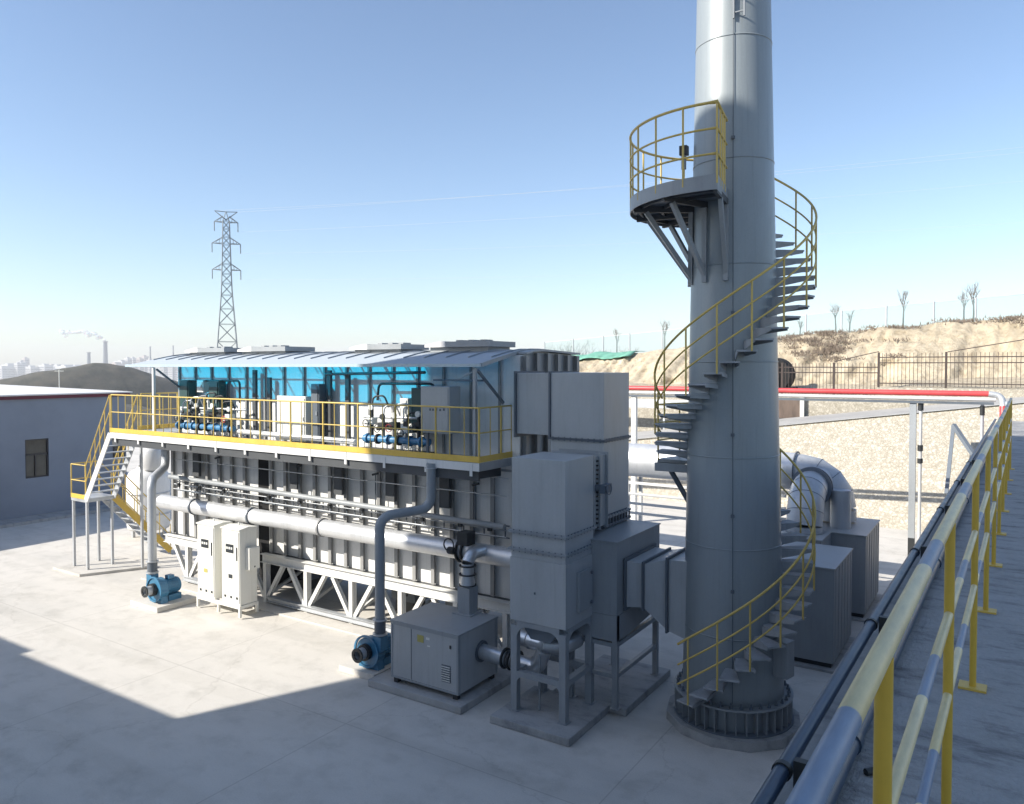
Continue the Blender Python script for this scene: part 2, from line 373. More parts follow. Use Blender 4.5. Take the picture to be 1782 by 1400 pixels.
# dark hill beyond the slate building
def hill(cx,cy_,rx,ry,h,z0,rot,name):
    b=MB(); n1,n2=48,96; vs=[];fs=[]
    for i in range(n1+1):
        r=i/n1
        for j in range(n2):
            a=2*math.pi*j/n2; x=rx*r*math.cos(a); y=ry*r*math.sin(a)
            hh=h*(.5+.5*math.cos(math.pi*r))**.9+ (1-r)*1.2*h/50*(mn.fractal(Vector((x*.02,y*.02,r*2)),.9,2.1,5)*2.2+.8*math.sin(x*.05+1))
            c,s=math.cos(rot),math.sin(rot); vs.append((cx+x*c-y*s,cy_+x*s+y*c,z0+hh))
    for i in range(n1):
        for j in range(n2): fs.append((i*n2+j,i*n2+(j+1)%n2,(i+1)*n2+(j+1)%n2,(i+1)*n2+j))
    b.add(vs,fs,True); return struct(b.build(name,'hill'))
def bearing(x,d,z=0):   # point at forward distance d in direction of image column x
    r=(x-876)/1340*d; s,c=math.sin(R(33.3)),math.cos(R(33.3)); return (-s*d+c*r,c*d+s*r,z)
hx,hy,_=bearing(150,330); hill(hx,hy,150,38,52,-45.5,R(62),'hill')
hx,hy,_=bearing(60,300); hill(hx,hy,170,60,40,-45.5,R(62),'hill')
hx,hy,_=bearing(330,420); hill(hx,hy,190,70,44,-45.5,R(62),'hill')
# stone slope, ramp road, terrace, cliff
XA,XB=-60,30
def lin(x,x0,v0,x1,v1): return v0+(v1-v0)*(x-x0)/(x1-x0)
foot=lambda x:(x,max(33.4,lin(x,-14.1,35.47,-3.06,34.1)),-.05)
rlo=lambda x:(x,lin(x,-15.5,36.6,-1.1,38.),lin(x,-15.5,2.83,-1.12,4.78))
rup=lambda x:(x,lin(x,-15.5,41.,-1.1,42.4),lin(x,-15.5,3.05,-1.12,4.9))
LX,RX=-34,14
b=MB(); b.sheetgrid(lambda u,v:tuple(Vector(foot(LX+(RX-LX)*u)).lerp(Vector(rlo(LX+(RX-LX)*u)),v)),60,8)
tag(b.build('stone_retaining_slope','stone'),'beige rubble stone retaining slope rising from the yard to the ramp road','retaining wall')
b=MB(); b.sheetgrid(lambda u,v:tuple(Vector(rlo(LX+(RX-LX)*u)).lerp(Vector(rup(LX+(RX-LX)*u)),v)+Vector((0,0,.004))),40,2)
struct(b.build('ramp_road','road'))
b=MB(); b.sheetgrid(lambda u,v:tuple(Vector(rlo(LX+(RX-LX)*u))+Vector((0,-.12+.5*v,.012))),40,1)
struct(b.build('road_kerb','label'))
ztop=lambda x: 4.95 if x<-5.5 else 5.45 if x<1.5 else 6.0
b=MB()
for x0,x1 in((-34,-9.6),(-9.6,-5.5),(-5.5,1.5),(1.5,14)):
    za=ztop((x0+x1)/2); y=42.5
    b.prism([(x0,rup(x0)[2]-1),(x1,rup(x1)[2]-1),(x1,za),(x0,za)],'y',y,y+.6)
tag(b.build('stepped_stone_wall','stone'),'stepped pale stone wall above the ramp road carrying the iron fence','stone wall')
b=MB(); b.sheetgrid(lambda u,v:(-34+48*u,43.05+5*v,(4.9 if -34+48*u<-5.5 else 5.35)+.5*v+.1*math.sin(u*40+v*5)),48,4)
struct(b.build('terrace_earth','earth'))
# cliff
from mathutils import noise as mn
def ctop(x):
    pts=[(-110,5.2),(-60,6.0),(-38,6.7),(-32,7.05),(-24,7.6),(-14.3,8.35),(-7,8.9),(0,9.3),(8,9.9),(30,11)]
    for (a,p),(c,q) in zip(pts,pts[1:]):
        if x<=c: return p+(q-p)*max(0,(x-a))/(c-a)
    return pts[-1][1]
def cliff(u,v):
    x=-46+76*u; top=ctop(x)+.22*mn.noise((x*.5,3,0))
    if v<.6:
        k=v/.6; y=47.2+7.0*k**1.5; z=3.9+(top-3.9)*k
        d=mn.fractal(Vector((x*.32,y*.3,z*.28)),.9,2.1,5)
        e=abs(mn.noise(Vector((x*1.3,1,z*.12))))+.5*abs(mn.noise(Vector((x*3.1,4,z*.25))))
        y+=d*1.1+e*.9; z+=.12*d
    else:
        k=(v-.6)/.4; y=54.2+34*k; z=top-1.2*k+.15*mn.noise((x*.6,y*.5,0))
        d=mn.fractal(Vector((x*.32,54.2*.3,top*.28)),.9,2.1,5); e=abs(mn.noise(Vector((x*1.3,1,top*.12))))+.5*abs(mn.noise(Vector((x*3.1,4,top*.25))))
        y+=(d*1.1+e*.9)*(1-k); z+=.12*d*(1-k)
    return (x,y,z)
b=MB(); b.sheetgrid(cliff,420,60)
struct(b.build('earth_cliff','earth'))
# dry brush on the cliff and its rim
def brush(pts,name,label_kind):
    b=MB()
    for (x,y,z,sz,n) in pts:
        for k in range(n):
            px,py=x+random.gauss(0,sz),y+random.gauss(0,sz*.5); pz=z+random.uniform(-.1,.25)*sz
            a=random.uniform(0,6.28); l=random.uniform(.15,.4)*min(1,sz+.3); q=(px+math.cos(a)*l*.6,py+math.sin(a)*l*.6,pz+l)
            w=.03; b.add([(px-w,py,pz),(px+w,py,pz),q],[(0,1,2)])
    return b
def cz(x,v):
    p=cliff((x+46)/76,v); return p
random.seed(9); bp=[]
for i in range(120):
    x=random.uniform(-14,6); vv=random.choice([.6,.58,.61,.61,.55]) if -13<x<-7 or x>-2 else random.choice([.6,.61,.62])
    p=cz(x,vv); bp.append((p[0],p[1]-.1,p[2],random.uniform(.15,.5),26))
for i in range(50):
    x=random.gauss(-9.6,1.1); p=cz(x,random.uniform(.36,.55)); bp.append((p[0],p[1]-.15,p[2],.35,30))
b=brush(bp,'dry_brush','')
tag(b.build('dry_brush','twig',recalc=False),kind='stuff',label='dry brown scrub along the rim and face of the earth cliff',cat='scrub')
# green netting over the cliff top
def net(u,v):
    x=-31.5+8.0*u; f=1-v*(1-abs(2*u-.85)**1.6*.8)
    p=cz(x,.52+.10*v) ; return (p[0],p[1]-.25-.1*math.sin(u*9+v*3),p[2]+.12+.08*math.sin(u*14)+ (.55*(1-u))*0-(1-v)*.0)
b=MB(); b.sheetgrid(net,40,6)
o=b.build('green_netting','net'); md=o.modifiers.new('thick','SOLIDIFY'); md.thickness=.03
tag(o,'green dust netting spread over the cliff rim behind the tall duct','netting')
b=MB(); b.sheetgrid(lambda u,v:(lambda p:(p[0],p[1]-.2,p[2]+.10+.05*math.sin(u*12)))(cz(-35.5+3.2*u,.59+.035*v)),14,3)
o=b.build('green_netting','net'); md=o.modifiers.new('thick','SOLIDIFY'); md.thickness=.03
tag(o,'small strip of green netting on the cliff rim beside the bare shrubs','netting')
# wire mesh fence on the rim
f=thing('mesh_fence','pale wire mesh fence with grey posts along the top of the cliff','fence',(-10,57,8))
posts=[]
for i in range(17):
    x=-33+2.6*i+ (i%3)*.15; y=56.6; z=ctop(x)-.15; posts.append((x,y,z))
    MB().cyl((x,y,z-.2),(x,y,z+1.75),.055,n=8).build('post','galv',f)
for p,q in zip(posts,posts[1:]):
    MB().add([(p[0]+.06,p[1],p[2]+.1),(q[0]-.06,q[1],q[2]+.1),(q[0]-.06,q[1],q[2]+1.65),(p[0]+.06,p[1],p[2]+1.65)],[(0,1,2,3)]).build('mesh_panel','mesh',f)
tr=MB(); tr.tube([(p[0],p[1],p[2]+1.68) for p in posts],.02,6); tr.build('top_wire','galv',f)

# bare trees
def bare_tree(name,base,h,spread,label,cat,group,trunk_frac=.6,thick=.05,n0=7,depth=3,seed=1):
    rnd=random.Random(seed); t=thing(name,label,cat,base,group); bx,by,bz=base
    topv=Vector((bx+rnd.uniform(-.05,.05),by,bz+h*trunk_frac))
    MB().tube([(bx,by,bz-.3),(bx+.02,by,bz+h*trunk_frac*.5),tuple(topv)],thick,7,radii=[thick*1.3,thick,thick*.8]).build('trunk','bark',t)
    b=MB()
    def grow(p,d,l,r,k):
        q=p+d*l; mid=p+d*l*.5+Vector((rnd.uniform(-1,1),rnd.uniform(-1,1),0))*l*.08
        b.tube([p,mid,q],r,4,caps=False,radii=[r,r*.8,r*.6])
        if k<=0: return
        for i in range(3 if k>1 else 4):
            nd=(d+Vector((rnd.uniform(-1,1),rnd.uniform(-1,1),rnd.uniform(-.1,.9)))*.55).normalized()
            grow(p+d*l*rnd.uniform(.5,1),nd,l*rnd.uniform(.55,.8),r*.6,k-1)
    for i in range(n0):
        a=2*math.pi*i/n0+rnd.uniform(-.3,.3)
        d=Vector((math.cos(a)*spread,math.sin(a)*spread,1)).normalized()
        grow(topv-Vector((0,0,rnd.uniform(0,.35)*h*(1-trunk_frac))),d,h*(1-trunk_frac)*rnd.uniform(.32,.5),thick*.30,depth-1)
    b.build('crown','twig',t,recalc=False); return t
def rim(x,dy=2.2): return (x,54.4+dy,ctop(x)-.3)
import itertools
def xat(px,Y):  # X where image column px crosses plane Y
    k=(px-876)/1340; s,c=math.sin(R(33.3)),math.cos(R(33.3)); return Y*(k*c-s)/(c+k*s)
TG='bare young trees along the cliff top'
tl=[(1391,1.9,'smallest bare sapling on the cliff top, nearest the stair side of the chimney'),
    (1453,3.0,'slender bare tree on the cliff top, taller of the left pair'),
    (1477,2.1,'short bare tree on the cliff top beside a taller slender one'),
    (1570,3.4,'lone bare tree standing mid fence on the cliff top'),
    (1675,2.8,'shorter bare tree of the right hand pair on the cliff top'),
    (1692,3.6,'tallest bare tree on the cliff top, right of its pair'),
    (1156,3.0,'bare tree on the cliff top just left of the chimney'),
    (1073,2.7,'bare tree standing above the green netting')]
for i,(px,h,lb) in enumerate(tl):
    x=xat(px,57.5); bare_tree('bare_tree',(x,57.5,ctop(x)-.25),h,.34,lb,'tree',TG,.55,.05,7,3,seed=20+i)
for i,(px,h,lb) in enumerate([(975,2.6,'leafless multi stemmed shrub at the left end of the rim'),(998,2.9,'taller leafless shrub behind the roof end'),(1015,2.5,'leafless shrub right of the taller one behind the roof end'),
    (1052,1.7,'low dry shrub at the left edge of the green netting'),(1090,1.8,'low dry shrub behind the green netting')]):
    x=xat(px,60); bare_tree('bare_shrub',(x,60,ctop(x)-.7),h,.7,lb,'shrub','leafless shrubs on the rim',.15,.05,11,4,seed=50+i)

# round dark culvert at the cliff foot
t=thing('round_tank','dark round tank end with a pale post in front, below the cliff beside the chimney','tank',(-10.6,44.5,5))
MB().cyl((-11.35,45.2,6.0),(-11.35,46.6,6.0),1.0,n=40).build('shell','black',t)
MB().box(-12.2,-10.3,44.9,47,4.5,5.3).build('plinth','black',t)
MB().cyl((-11.05,45.0,4.9),(-11.05,45.0,6.8),.05).build('post','pipe_white',t)
# recessed brown gate in upper wall
t=thing('brown_gate','brown weathered panel gate with a white jamb set in the wall under the red pipe','gate',(-9,42.2,4))
MB().box(-13,-9.15,42.30,42.44,3.75,4.72).build('panel','rust',t); MB().box(-9.15,-8.95,42.25,42.46,3.6,4.9).build('jamb','label',t)
t=thing('guard_rail','low grey guard rail along the far road left of the chimney','guard rail',(-19,40,3))
MB().box(-28,-14.6,40.9,40.96,4.15,4.65).build('rail','galv',t)
for i in range(8): MB().box(-27+1.8*i,-26.9+1.8*i,40.97,41.07,2.0,4.7).build('post','galv',t)

# iron fence on the stepped wall
f=thing('iron_fence','dark brown iron railing fence stepping up along the stone wall below the cliff','fence',(-5,42.8,5))
segs=[(-13.4,-10.2,4.95,0),(-10.2,-7.6,4.95,0),(-7.6,-5.5,4.95,0),(-5.5,-2.55,5.45,0),(-2.55,1.5,5.45,0),(1.5,5,6.0,0)]
for x0,x1,z,_ in segs:
    MB().box(x0-.05,x0+.05,42.75,42.85,z,z+1.75).build('post','iron',f)
    b=MB(); b.box(x0+.05,x1-.05,42.78,42.82,z+1.48,z+1.53); b.box(x0+.05,x1-.05,42.78,42.82,z+1.2,z+1.25); b.box(x0+.05,x1-.05,42.78,42.82,z+.18,z+.23); b.build('rail','iron',f)
    b=MB(); n=int((x1-x0)/.17)
    for i in range(1,n): xx=x0+(x1-x0)*i/n; b.box(xx-.011,xx+.011,42.789,42.811,z+.05,z+1.72)
    b.build('bars','iron',f)
for i,(a,c) in enumerate((((-13.4,42.9,4.9),(-10.2,42.9,6.5)),((-7.6,42.9,6.75),(-5.5,42.9,7.25)),((-2.5,42.9,7.2),(1.5,42.9,7.9)))):
    MB().bar(a,c,.04,.04).build('stay','iron',f)

# ------------------------------------------------------------------ distant city, chimneys, pylon
random.seed(11)
CG='hazy blocks of the distant city'
kinds=[('pale slab block','far_wall'),('brownish tower block','far_brown')]
def block(px,d,wd,ht,mat,label,z0=-46,par=None):
    x,y,_=bearing(px,d); t=thing('apartment_block',label,'building',(x,y,z0),CG)
    MB().box(x-wd/2,x+wd/2,y-wd*.35,y+wd*.35,z0,z0+ht).build('wall',mat,t)
    b=MB(); b.box(x-wd*.2,x+wd*.1,y-wd*.2,y+wd*.2,z0+ht,z0+ht+4); b.build('stair_tower',mat,t)
    b=MB(); n=int((ht)/6)
    for k in range(1,n): b.box(x+wd/2+.05,x+wd/2+.3,y-wd*.3,y+wd*.3,z0+k*6,z0+k*6+2.4); b.box(x-wd*.45,x+wd*.45,y-wd*.35-.3,y-wd*.35-.05,z0+k*6,z0+k*6+2.4)
    b.build('window_band','screen',t)
px=4
names=['far left edge of the skyline','near the left edge','left of the dark hill','above the hill shoulder','behind the dark hill','beside the tall chimney','right of the smoking chimney','above the roof corner']
cnt=0
spec=[(8,2500,60,54),(18,2600,50,60),(32,2500,22,66),(38,2600,24,74),(45,2700,22,84),(56,2500,40,58),(66,2600,50,54),(80,2500,40,60),
 (92,2800,40,58),(104,2600,60,58),(118,2500,70,60),(135,2700,60,58),(172,2400,60,62),(186,2500,60,66),(204,2400,50,66),(214,2600,50,74),(223,2600,22,84),(232,2700,22,86),(244,2600,22,80),(252,2700,24,90),(262,2600,22,80),(285,2700,24,86),(300,2600,24,90),(312,2700,26,84)]
desc=['low pale block at the left edge of the city skyline','wide low block second from the left edge of the skyline','slim pale tower left of the skyline cluster','slim tower in the middle of the left cluster','tallest slim tower of the left cluster','low block just right of the left cluster','wide block between the left cluster and the hill','block above the left foot of the dark hill',
'small block over the left shoulder of the hill','wide shed like block over the hill shoulder','broad block left of the hill summit','broad block directly behind the hill summit','wide block at the foot of the thinner chimney','wide block at the foot of the smoking chimney','block right of the smoking chimney','larger block right of the smoking chimney','slim tower above the sloping hill side','slim tower beside the sloping hill side','slim tower above the yellow stair rail','tall slim tower left of the roof eave','slim tower at the tip of the roof eave','slim tower just over the roof edge','taller slim tower over the roof edge','rightmost slim tower over the roof edge']
for (px,d,wd,ht),lb in zip(spec,desc):
    block(px,d,wd,ht-4+random.uniform(-3,3),'far_wall' if random.random()<.7 else 'far_brown','hazy '+lb)
def chim(px,d,ht,r,label,n='factory_chimney'):
    x,y,_=bearing(px,d); t=thing(n,label,'chimney',(x,y,-46),'far factory chimneys')
    MB().cyl((x,y,-46),(x,y,-46+ht),r*1.3,r*.8,n=16).build('shaft','seam',t); MB().cyl((x,y,-46+ht),(x,y,-44+ht),r*1.2,n=16).build('rim','rib',t); return x,y,-46+ht
tx=chim(184,1900,46+6.5+60,5.5,'tall distant chimney trailing white smoke over the hill')
t2=chim(155,1900,46+6.5+33,4.5,'shorter distant chimney left of the smoking one')
chim(262,2100,46+6.5+52,2.2,'thin distant mast like chimney above the roof eave')
chim(302,2100,46+6.5+55,2.0,'slim distant chimney with a wisp of smoke above the roof')
def puffs(cx,cy_,cz_,lst,name,label):
    import bmesh
    bm=bmesh.new(); s_,c_=math.sin(R(33.3)),math.cos(R(33.3))
    for dx,dz,rr,rz in lst:
        for k in range(6):
            o=Vector((random.gauss(0,rr*.5),random.gauss(0,rr*.4),random.gauss(0,rz*.35)))
            m4=Matrix.Translation(Vector((cx+dx*c_,cy_+dx*s_,cz_+dz))+o)@Matrix.Diagonal((rr*.7,rr*.6,rz*.7,1))
            bmesh.ops.create_icosphere(bm,subdivisions=2,radius=1,matrix=m4)
    for v in bm.verts: v.co+=Vector((1,1,1))*mn.noise(v.co*.12)*1.5
    me=bpy.data.meshes.new(name); bm.to_mesh(me); bm.free(); me.polygons.foreach_set('use_smooth',[True]*len(me.polygons))
    o=bpy.data.objects.new(name,me); COL.objects.link(o); me.materials.append(M['smoke']); tag(o,label,'smoke',kind='stuff')
puffs(*tx,[(-4,3,5,3),(-15,10,7,5),(-27,18,6,4),(-42,20,11,6),(-60,25,12,4),(-80,23,14,3),(-98,22,9,8)],'smoke','white smoke drifting left from the tall distant chimney')

# lattice pylon
def pylon(px,d,top,label):
    x,y,_=bearing(px,d); z0=-2; t=thing('electricity_pylon',label,'pylon',(x,y,z0))
    zt=6.5+top; H_=zt-z0; yaw=R(33.3+20)
    ux,uy=math.cos(yaw),math.sin(yaw); vx,vy=-uy,ux
    def half(z):
        k=(z-z0)/H_
        return 3.0-(3.0-1.05)*min(1,k/.60) if k<.60 else 1.05-.45*(k-.60)/.40
    def P(i,j,z,o=None):
        h=half(z) if o is None else o; return (x+ux*h*i+vx*h*j,y+uy*h*i+vy*h*j,z)
    legs=MB()
    zs=[z0+H_*k for k in(0,.12,.23,.33,.42,.50,.57,.63,.68,.73,.78,.83,.87,.91,.95)]
    for i,j in((-1,-1),(1,-1),(1,1),(-1,1)):
        lg=MB()
        for a,c in zip(zs,zs[1:]): lg.bar(P(i,j,a),P(i,j,c),.17)
        lg.build('leg','tower',t)
    br=MB()
    for a,c in zip(zs,zs[1:]):
        for (i,j),(k,l) in(((-1,-1),(1,-1)),((1,-1),(1,1)),((1,1),(-1,1)),((-1,1),(-1,-1))):
            br.bar(P(i,j,a),P(k,l,c),.09); br.bar(P(k,l,a),P(i,j,c),.09); br.bar(P(i,j,c),P(k,l,c),.08)
    br.build('bracing','tower',t)
    ends=[]
    for zf,L,up in((.70,2.9,1.3),(.835,2.9,1.3),(.925+.02,2.4,1.2)):
        z=z0+H_*zf
        for sd in(-1,1):
            tip=(x+ux*L*sd,y+uy*L*sd,z); arm=MB()
            for j in(-1,1):
                arm.bar(P(sd,j,z),tip,.13); arm.bar(P(sd,j,z+up),tip,.11)
                for k in(.3,.6):
                    p=Vector(P(sd,j,z)).lerp(Vector(tip),k); q=Vector(P(sd,j,z+up)).lerp(Vector(tip),k); arm.bar(p,q,.07)
            am=arm.build('cross_arm','tower',t)
            MB().cyl(tip,(tip[0],tip[1],z-2.0),.11,n=6).build('insulator','tower',am)
            ends.append((tip[0],tip[1],z-2.0))
    z=zt
    hd=MB()
    for sd in(-1,1):
        tip=(x+ux*2.3*sd,y+uy*2.3*sd,z)
        for j in(-1,1): hd.bar(P(0,j,z-1.8,.5),tip,.12); 
        hd.bar((x,y,z-.1),tip,.14); ends.append(tip)
    hd.bar(P(-1,-1,zs[-1]),(x,y,z),.12); hd.bar(P(1,1,zs[-1]),(x,y,z),.12); hd.build('earth_peak','tower',t)
    return ends
ends=pylon(396,167,33.4,'grey lattice electricity pylon with three pairs of cross arms behind the roof')
for i,e in enumerate(ends):
    if i%2==0 and i<6: continue
    tgt=Vector(bearing(2500,150,6.5+{1:26,3:34,5:44,6:50,7:52}[i])); p=Vector(e); pts=[]
    for k in range(25):
        u=k/24; q=p.lerp(tgt,u); q.z-=6*u*(1-u)*1.5; pts.append(q)
    lb={1:'lowest overhead power cable running right from the pylon',3:'middle overhead power cable running right from the pylon',5:'upper overhead power cable running right from the pylon',6:'left earth wire running from the pylon tip',7:'right earth wire running from the pylon tip'}[i]
    tag(MB().tube(pts,.014,5).build('power_cable','label'),lb,'cable','overhead power cables')
# small power pole on the hill
x,y,_=bearing(103,215); t=thing('utility_pole','pale crossarm utility pole in front of the dark hill','utility pole',(x,y,-6))
MB().cyl((x,y,-12),(x,y,5.6),.16,.12,8).build('pole','label',t); MB().bar((x-1,y-.7,5.2),(x+1,y+.7,5.2),.15).build('crossarm','label',t)

# ------------------------------------------------------------------ slate building on the left
t=thing('slate_building','long slate grey rendered building with white roof and dark red trim at the left','building',(-40,15,0))
BX=-34.9
b=MB(); W=[(14.0+2.0,17.05-.02)]
wy0,wy1,wz0,wz1=16.12,17.08,1.72,3.38
b.box(-50,BX-.30,-12,20.6,-.2,5.1)
b.box(BX-.30,BX,-12,wy0,-.2,5.1); b.box(BX-.30,BX,wy1,20.6,-.2,5.1)
b.box(BX-.30,BX,wy0,wy1,-.2,wz0); b.box(BX-.30,BX,wy0,wy1,wz1,5.1)
b.build('wall','bld_wall',t)
MB().box(-50,BX+.10,-12,20.75,5.103,5.25).build('trim','dark_red',t)
MB().prism([(-50,5.50),(-50,5.253),(BX+.16,5.253),(BX+.16,5.31)],'y',-12,20.85).build('roof','bld_roof',t)
wn=MB(); X0=BX-.12
for a,c,d_,e in((wy0,wy1,wz0,wz0+.06),(wy0,wy1,wz1-.06,wz1),(wy0,wy1,2.68,2.75)): wn.box(X0,X0+.08,a,c,d_,e)
wn.box(X0,X0+.08,wy0,wy0+.06,wz0+.061,wz1-.061); wn.box(X0,X0+.08,wy1-.06,wy1,wz0+.061,wz1-.061); wn.box(X0,X0+.08,16.52,16.58,wz0+.061,2.679)
wf=wn.build('window','frame_black',t); MB().box(X0+.01,X0+.03,wy0+.05,wy1-.05,wz0+.05,wz1-.05).build('pane','glass_w',wf)
w2=MB().box(BX+.003,BX+.05,19.95,20.5,2.2,3.4).build('window','frame_black',t)
MB().box(BX+.052,BX+.06,20.02,20.43,2.27,3.33).build('pane','glass_w',w2)
# kerb strip at the base
struct(MB().box(BX+.01,BX+1.2,-12,20.6,.004,.12).build('pavement','pad'))
# hydrant-like bits: bollard
# ------------------------------------------------------------------ unseen buildings behind the camera, added and shaped to cast the big shade
t=thing('shade_tower','unseen shade casting tower behind the viewer, outline shaped to the shadow edge','building',(-8,-8,0))
MB().prism([(-22.1,-.1),(.5,-.1),(.5,24.3),(-25.3,24.3),(-25.1,18.2),(-23.6,13.5),(-22.1,9.6)],'y',-12,-4.05).build('wall','white_panel',t)  # slanted side follows the shade edge; pale wall bounces light back
MB().box(-25.4,.7,-12.3,-4.0,24.303,24.5).build('roof','bld_roof',t)
for k in range(6):
    for j in range(4): 
        MB().box(-20+5*j,-18+5*j,-4.04,-3.99,8+2.6*k,9.4+2.6*k).build('window','glass_w',t)
t=thing('shade_block','unseen low shade casting block left of the viewer, sized to its shadow','building',(-40,-6,0))  # added low caster, front edge and height set by its shadow
MB().box(-58,-25.3,-12,-.2,-.1,6.7).build('wall','bld_wall',t); MB().box(-58.1,-25.2,-12.1,-.15,6.703,6.85).build('roof','bld_roof',t)
MB().box(-25.19,-19.1,-3.9,-.2,-.1,6.7).build('shade_annex','bld_wall',t)  # added end piece, reach set by the corner of the yard shade

# ------------------------------------------------------------------ terrace and foreground
ZROT[0]=R(-.94)
struct(MB().box(-.62,9,-3.9,27,-.1,4.9).build('terrace','terrace'))
struct(MB().box(-.84,-.625,-3.9,27,-.1,4.82).build('terrace_coping','pad'))
r=thing('terrace_railing','mustard yellow railing with cream and blue banded rails along the concrete terrace','railing',(-.203,8,4.9))
ps=[-1.3,.1,1.5,2.92,4.45,5.9,7.3,8.7,10.1,11.5,12.9,14.3]
for y in ps:
    p=MB().cyl((-.203,y,4.91),(-.203,y,5.985),.0155,n=14).build('post','mustard',r)
    MB().box(-.263,-.143,y-.05,y+.05,4.901,4.912).build('base_plate','toe',p)
for z,rad in((6.0,.0178),(5.68,.0135),(5.41,.0135)):
    MB().tube([(-.203,-1.5,z),(-.203,10,z),(-.203,14.32,z)],rad,18).build('handrail' if z>5.9 else 'mid_rail','banded',r)
t=tag(MB().tube([(-.585,-2,4.955),(-.585,8,4.955),(-.585,16.5,4.955)],.044,16).build('service_pipe','pvc'),'thicker dark blue service pipe lying on the terrace edge under the railing','pipe','service pipes along the terrace edge')
for y in(3.4,6.9,10.3): MB().tube([(-.585,y-.03,4.955),(-.585,y+.03,4.955)],.052,16).build('coupling','pvc',t)
t=tag(MB().tube([(-.765,-2,4.93),(-.765,8,4.93),(-.765,27,4.93)],.031,14).build('service_pipe','pvc'),'thinner dark service pipe fixed outside the terrace edge','pipe','service pipes along the terrace edge')
for y in(3.05,5.1,7.3,9.6,12,14.5):
    c=MB(); c.ring(0,0,.0315,.038,-.015,.015,16); c.v=[(-.765+v[0],y+v[2],4.93+v[1]) for v in c.v]; c.box(-.72,-.64,y-.018,y+.018,4.85,4.99); c.build('clamp','dark',t)
# small debris
for i,(x,y,l) in enumerate([(-.50,3.25,.05),(-.35,2.95,.04)]):
    tag(MB().cyl((x,y,4.915),(x+l,y+.06,4.915),.014,n=8).build('pipe_offcut','dark'),['short black pipe offcut on the terrace beside the thick pipe','tiny black offcut on the terrace by the nearest post'][i],'debris')

# ------------------------------------------------------------------ pipe rack
ZROT[0]=0.
t=thing('rack_post','tall twin column rack post with black bands carrying the red pipe','post',(-2.7,29.7,0),'posts under the red pipe')
MB().box(-2.83,-2.63,29.6,29.8,.62,5.25).build('column','steel_grey',t)
MB().box(-2.83,-2.63,29.6,29.8,0,.617).build('black_base','dark',t)
MB().cyl((-2.50,29.7,0),(-2.50,29.7,5.25),.055,n=12).build('riser_pipe','pipe_white',t)
for z,h in((5.0,.24),(3.62,.2),(3.2,.16)): MB().cyl((-2.50,29.7,z),(-2.50,29.7,z+h),.085,n=12).build('black_band','dark',t)
t=thing('rack_post','thin dark rack post at the right end of the red pipe','post',(-.72,29.7,0),'posts under the red pipe')
MB().cyl((-.72,29.7,0),(-.72,29.7,5.25),.055,n=10).build('column','galv',t); MB().cyl((-.72,29.7,4.9),(-.72,29.7,5.2),.075,n=10).build('black_band','dark',t)
t=thing('rack_post','rack post hidden behind the duct carrying the left part of the red pipe','post',(-13,29.7,0),'posts under the red pipe')
MB().box(-13.1,-12.9,29.6,29.8,0,5.25).build('column','frame_white',t)
t=thing('red_pipe','long red overhead pipe crossing behind the chimney and turning down at its right end','pipe',(-10,29.7,5.6))
MB().tube([(-24,29.7,5.60),(-10,29.7,5.60),(-.55,29.7,5.60)],.095,14).build('pipe_run','red',t)
MB().tube(fillet([(-.549,29.7,5.60),(-.2,29.7,5.55),(-.15,29.6,5.2)],.25),.10,14).build('elbow','galv',t)
MB().cyl((-.15,29.55,5.2),(-.15,29.2,4.0),.10,n=14).build('down_leg','red',t)
MB().tube([(-.05,29.5,5.35),(.0,29,4.9),(0,28.5,4.2)],.05,10).build('hose','galv',t)
t=thing('white_pipe','white overhead pipe and its dark tray running just under the red pipe','pipe',(-10,29.5,5.4))
MB().tube([(-24,29.6,5.42),(-.35,29.6,5.42)],.065,12).build('pipe_run','pipe_white',t)
MB().box(-24,-.4,29.55,29.75,5.25,5.33).build('tray','seam',t)
t=thing('slope_shadow','dark bars put in for the triangular shadow on the stone slope','bracket',(-1.5,34.5,2))  # not a real bracket, stands in for a cast shadow
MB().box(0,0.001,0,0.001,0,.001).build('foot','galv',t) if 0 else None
MB().bar((-1.95,33.9,1.6),(-1.85,35.9,4.1),.13,.13).build('shadow_bar','steel_dark',t); MB().bar((-1.85,35.8,4.15),(-1.0,34.8,2.9),.15,.15).build('shadow_diagonal','steel_dark',t)  # solid dark bars in place of a cast shadow on the slope

# ------------------------------------------------------------------ chimney stack with spiral stair
CX0,CY0=-4.16,14.0
st=thing('exhaust_stack','tall grey steel chimney stack with a yellow railed spiral stair and round platform','chimney stack',(CX0,CY0,0))
def rs(z): return .885-(z-1)*.0205
prof=[(rs(.17),.17)]+[(rs(z),z) for z in(1,3,5,7,9,11,13,15,18,21)]
MB().lathe(CX0,CY0,prof,72).build('shell','stack',st)
for i,z in enumerate((1.78,3.33,4.92,6.58,8.28,10.1,12.2,14.2)):
    MB().lathe(CX0,CY0,[(rs(z)-.01,z-.012),(rs(z)+.008,z-.010),(rs(z)+.008,z+.010),(rs(z)-.01,z+.012)],72).build('weld_seam','stack',st)
pad=MB(); pad.ring(CX0,CY0,.0,1.2,0.004,.165,12); pad.build('concrete_base','pad',st)
MB().ring(CX0,CY0,.80,1.06,.17,.195,60).build('base_flange','steel_dark',st)
MB().ring(CX0,CY0,rs(.6)-.02,1.05,.60,.635,60).build('top_flange','steel_grey',st)
for k in range(36):
    a=R(10*k); c,s=math.cos(a),math.sin(a); 
    b=MB(); b.bar((CX0+(rs(.4))*c,CY0+(rs(.4))*s,.397),(CX0+1.035*c,CY0+1.035*s,.397),.012,.40); b.build('gusset','steel_grey',st)
